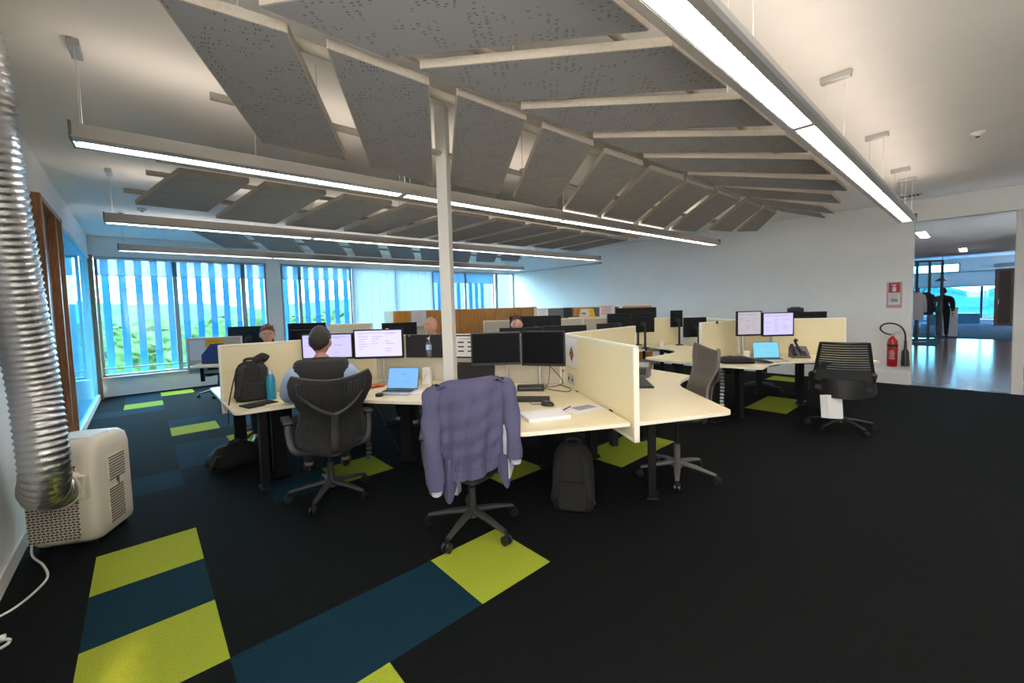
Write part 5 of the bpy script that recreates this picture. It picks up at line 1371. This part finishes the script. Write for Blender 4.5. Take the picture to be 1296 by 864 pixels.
for k in range(5): poly(gy, [(-.06, .225 - .026 * k), (.055 - .015 * (k % 2), .225 - .026 * k), (.055 - .015 * (k % 2), .233 - .026 * k), (-.06, .233 - .026 * k)], .0042)
poly(gy, [(-.045, .10), (.05, .10), (.04, .15), (-.03, .165)], .004)
gy.build('fine_text', 'papergrey', sg, smooth=False)

# ================================================================== CABINETS AND THINGS FAR BACK
def cabinet(label, x0, x1, y, h, m, d=.45, panels=2):
    t = thing('cabinet', label, 'cabinet', ((x0 + x1) / 2, y, 0), 0, 'wooden cabinets before the windows')
    w_ = x1 - x0
    MB().box((0, d / 2, h / 2), (w_, d, h)).build('body', 'screen_fab2', t, .004)
    for k in range(panels):
        dx = w_ / panels
        dd = MB().box((-w_ / 2 + dx * (k + .5), -.010, h / 2), (dx - .008, .02, h - .03)).build('door', m, t, .003)
        MB().cyl((-w_ / 2 + dx * (k + .5) + dx * .38 * (1 if k % 2 == 0 else -1), -.03, h * .55), (-w_ / 2 + dx * (k + .5) + dx * .38 * (1 if k % 2 == 0 else -1), -.03, h * .7), .006, n=8).build('handle', 'silver', dd)
    return t
CY, CH = 8.62, 1.475
cabinet('orange wooden cabinet at the left end of the row before the white blinds', 4.20, 4.62, CY, CH, 'cabwood2', panels=1)
cabinet('grey-fronted cabinet carrying a white notice, left of the bald person', 4.63, 5.05, CY, CH, 'screen_fab2', panels=1)
cabinet('brown wooden cabinet directly behind the bald person', 5.06, 6.0, CY, CH, 'cabwood')
cabinet('brown wooden cabinet just right of the white column', 6.01, 7.1, CY, CH, 'cabwood')
cabinet('brown wooden cabinet below the fourth window', 7.11, 8.1, CY, CH, 'cabwood')
cabinet('orange wooden cabinet at the right end of the row before the windows', 8.11, 8.75, CY, CH, 'cabwood2', panels=1)
notice('white_notice', 'white notice on the grey-fronted cabinet left of the bald person', 'notice', (4.66, CY), (5.02, CY), 1.10, 1.46, .024, b_sheet('paper', 5))
PA, PB = (6.05, 6.02), (7.30, 4.83)
screen('grey pinboard screen above the dark monitor, before the blue recess', PA, PB, z0=.02, z1=1.45, fab='pinboard')
screen('wood-coloured screen end at the right of the grey pinboard', (7.33, 4.80), (7.78, 4.37), z0=.02, z1=1.45, fab='cabwood2')
a, b = on(PA, PB, .02, .16); notice('white_notice', 'pale blue notice at the left end of the grey pinboard', 'notice', a, b, 1.24, 1.44, .024, b_sheet('paper', 3, 'shirtblue'))
a, b = on(PA, PB, .34, .44); notice('phone_holder', 'white holder with a dark phone on the grey pinboard', 'holder', a, b, 1.24, 1.44, .024, b_sheet('ink', 0))
a, b = on(PA, PB, .46, .60); notice('brown_card', 'brown card pinned on the grey pinboard', 'card', a, b, 1.27, 1.43, .024, b_sheet('cabwood', 0))
SLF = thing('shelf', 'pale shelf top carrying the yellow-and-white sign before the recess', 'shelf', (6.45, 4.95, 0), math.atan2(-1.19, 1.25))
MB().box((0, 0, 1.235), (.75, .30, .03)).build('top', 'screen_edge', SLF, .004); MB().box((0, .0, .61), (.72, .27, 1.22)).build('body', 'screen_fab2', SLF, .004)
t = thing('desk_sign', 'white and yellow tent sign on the pale shelf top', 'sign', (6.42, 4.97, 1.25), math.atan2(-1.19, 1.25))
MB().add([(-.15, -.05, 0), (.15, -.05, 0), (.12, 0, .17), (-.12, 0, .17), (.15, .05, 0), (-.15, .05, 0)], [(0, 1, 2, 3), (3, 2, 4, 5), (0, 3, 5), (1, 4, 2)]).build('card', 'yellow', t, smooth=False)
MB().add([(-.135, -.048, .012), (.04, -.048, .012), (.03, -.006, .155), (-.115, -.006, .155)], [(0, 1, 2, 3)]).build('white_panel', 'paper', t).location = (0, -.006, 0)
MB().box((-.07, -.040, .08), (.08, .004, .018)).box((-.06, -.046, .055), (.06, .004, .01)).build('print', 'ink', t)
a, b = (6.62, 4.83), (6.83, 4.63)
def b_stand(t, L, h):
    b_sheet('paper', 5, 'signred')(t, L, h); MB().box((L / 2, .03, .02), (L * .8, .06, .012)).build('foot', 'clearplastic', t)
notice('leaflet_stand', 'pinkish leaflet standing on the pale shelf top by the tent sign', 'leaflet', a, b, 1.25, 1.47, .01, b_stand)
far_mon('wide dark monitor back above the pale screen, right of the lit monitors', (6.93, 1.86), (7.28, 1.43), .98, 1.30)
desk('pale desk behind the pale screen at right', [(6.42, 2.36), (7.13, 1.27), (7.85, 1.75), (7.2, 2.75)], [(7.2, 2.25, .6), (7.5, 1.8, .6)], [((6.9, 2.35), (7.4, 1.65))])
t = thing('desk_device', 'dark device resting on top of the wide dark monitor at right', 'device', (7.04, 1.74, 1.30), math.atan2(-.43, .35))
MB().box((0, -.01, .03), (.20, .06, .06)).build('body', 'blackplastic', t, .012); MB().box((0, -.01, .066), (.12, .04, .012)).build('top_panel', 'graphite', t, .003)

# ================================================================== CORRIDOR THINGS
gs = thing('glass_screen', 'dark framed glass screen standing in the corridor left of the walking man', 'glass screen', (19.2, .78, 0), math.atan2(.62, -.55))
Lg = 2.2
fr = MB()
for q in (0, .36, .72, 1.08, 1.6, Lg): fr.box((q, 0, 1.31), (.05, .05, 2.54))
fr.box((Lg / 2, 0, 2.57), (Lg, .06, .06)).box((Lg / 2, 0, .06), (Lg, .06, .06)); fr.build('frame', 'darkalu', gs)
MB().box((Lg / 2, 0, 1.31), (Lg, .012, 2.5)).build('pane', 'clearglass', gs)
mt = thing('door_mat', 'dark blue mat on the glossy floor before the glass screen', 'mat', (18.3, 1.35, .0), 0)
MB().box((0, 0, .006), (2.0, 1.2, .012)).build('mat', 'navy', mt, .004); MB().box((0, -.56, .013), (2.0, .05, .004)).build('edge', 'black', mt)
cr = thing('coat_stand', 'coat stand with hanging coats behind the left edge of the opening', 'coat stand', (18.2, 1.235, .012))
MB().cyl((0, 0, 0), (0, 0, 1.72), .02).cyl((0, 0, 0), (0, 0, .03), .2, n=20).build('pole', 'darkalu', cr)
for k in range(6): MB().tube(smoothpath([(0, 0, 1.60), (.1 * math.cos(k), .1 * math.sin(k), 1.58), (.17 * math.cos(k), .17 * math.sin(k), 1.68)]), .009, 8).build('hook', 'darkalu', cr)
def coat(label, dx, dy, m, h):
    t = thing('coat', label, 'coat', (18.2 + dx, 1.235 + dy, 1.58), 0)
    b = MB(); loft(b, [rr(.08, .14, .035, 0), rr(.14, .26, .06, -.08), rr(.15, .28, .065, -.4), rr(.18, .30, .07, -h)])
    b.v = [p + Vector((.02 * math.sin(p.z * 9 + p.y * 20), .015 * math.sin(p.x * 30), 0)) for p in b.v]; b.build('coat', m, t)
    for s in (-1, 1): MB().tube(smoothpath([(0, s * .11, -.08), (.02, s * .16, -.3), (.03, s * .17, -.62)]), [.06] * 6 + [.052] * 6 + [.045], 10).build('sleeve', m, t)
coat('pale coat hanging on the coat stand', -.16, .02, 'lining', .85); coat('black coat hanging on the coat stand', .10, -.16, 'suit', .7); coat('red coat hanging on the coat stand', -.06, .22, 'signred', .8)
hp2 = thing('pendant_light', 'small dark pendant hanging above the walking man', 'pendant', (22.5, .92, 2.0))
MB().lathe([(.05, .12), (.10, .08), (.20, .0), (.19, .0), (.09, .07), (.03, .1)], n=20).build('shade', 'blackplastic', hp2); MB().cyl((0, 0, .1), (0, 0, 1.40), .008, n=8).build('cord', 'blackplastic', hp2)
for x, y, lab in ((31.6, .30, 'teal planter box before the lobby windows, right of the walking man'), (30.2, 1.25, 'teal planter box before the lobby windows, behind the walking man')):
    t = thing('planter_box', lab, 'box', (x, y, 0))
    MB().box((0, 0, .25), (.6, .75, .5)).build('box', 'bluebottle', t, .01); MB().box((0, 0, .505), (.64, .79, .03)).build('rim', 'bluebottle', t, .006)
cnt = thing('reception_counter', 'pale counter block beside the walking man', 'counter', (21.9, .75, 0))
MB().box((0, 0, .5), (.5, .55, 1.0)).build('body', 'white', cnt, .01); MB().box((0, 0, 1.01), (.56, .6, .03)).build('top', 'white', cnt, .005)
ld = MB().box((29.9, -.80, 1.30), (.10, .62, 2.62)).build('door_2', M['timber'], bevel=.006); ld['kind'] = 'structure'
MB().box((29.84, -.80, 1.30), (.03, .36, 2.4)).build('door_panel', 'doorwood', ld); MB().cyl((29.80, -.62, 1.0), (29.80, -.62, 1.2), .02).build('door_handle', 'chrome', ld)
struct('trim_lobby', MB().box((30.0, -.85, 2.78), (.2, .8, .2)), 'trim')
dbd = thing('display_board', 'wooden display board with hung panels at the right edge of the corridor', 'board', (13.6, -.86, 0))
MB().box((0, 0, 1.5), (.06, .62, 2.34)).build('board', 'cabwood', dbd, .006)
for k in range(4): MB().box((-.04, .05, 1.05 + .42 * k), (.02, .40, .30)).build('panel', ['desk', 'timber', 'cream', 'timber'][k], dbd, .003)
MB().box((0, 0, .17), (.3, .5, .34)).build('plinth', 'trim', dbd, .006)
bl = thing('glass_balustrade', 'glass balustrade with a white rail at the right edge of the corridor', 'balustrade', (10.0, -.62, 0))
MB().box((1.6, 0, .52), (3.2, .014, .98)).build('glass_panel', 'clearglass', bl); MB().box((1.6, 0, 1.04), (3.3, .06, .05)).build('handrail', 'white', bl, .01)
for k in range(4): MB().box((.05 + k * 1.03, 0, .5), (.04, .04, 1.0)).build('post', 'white', bl, .005)
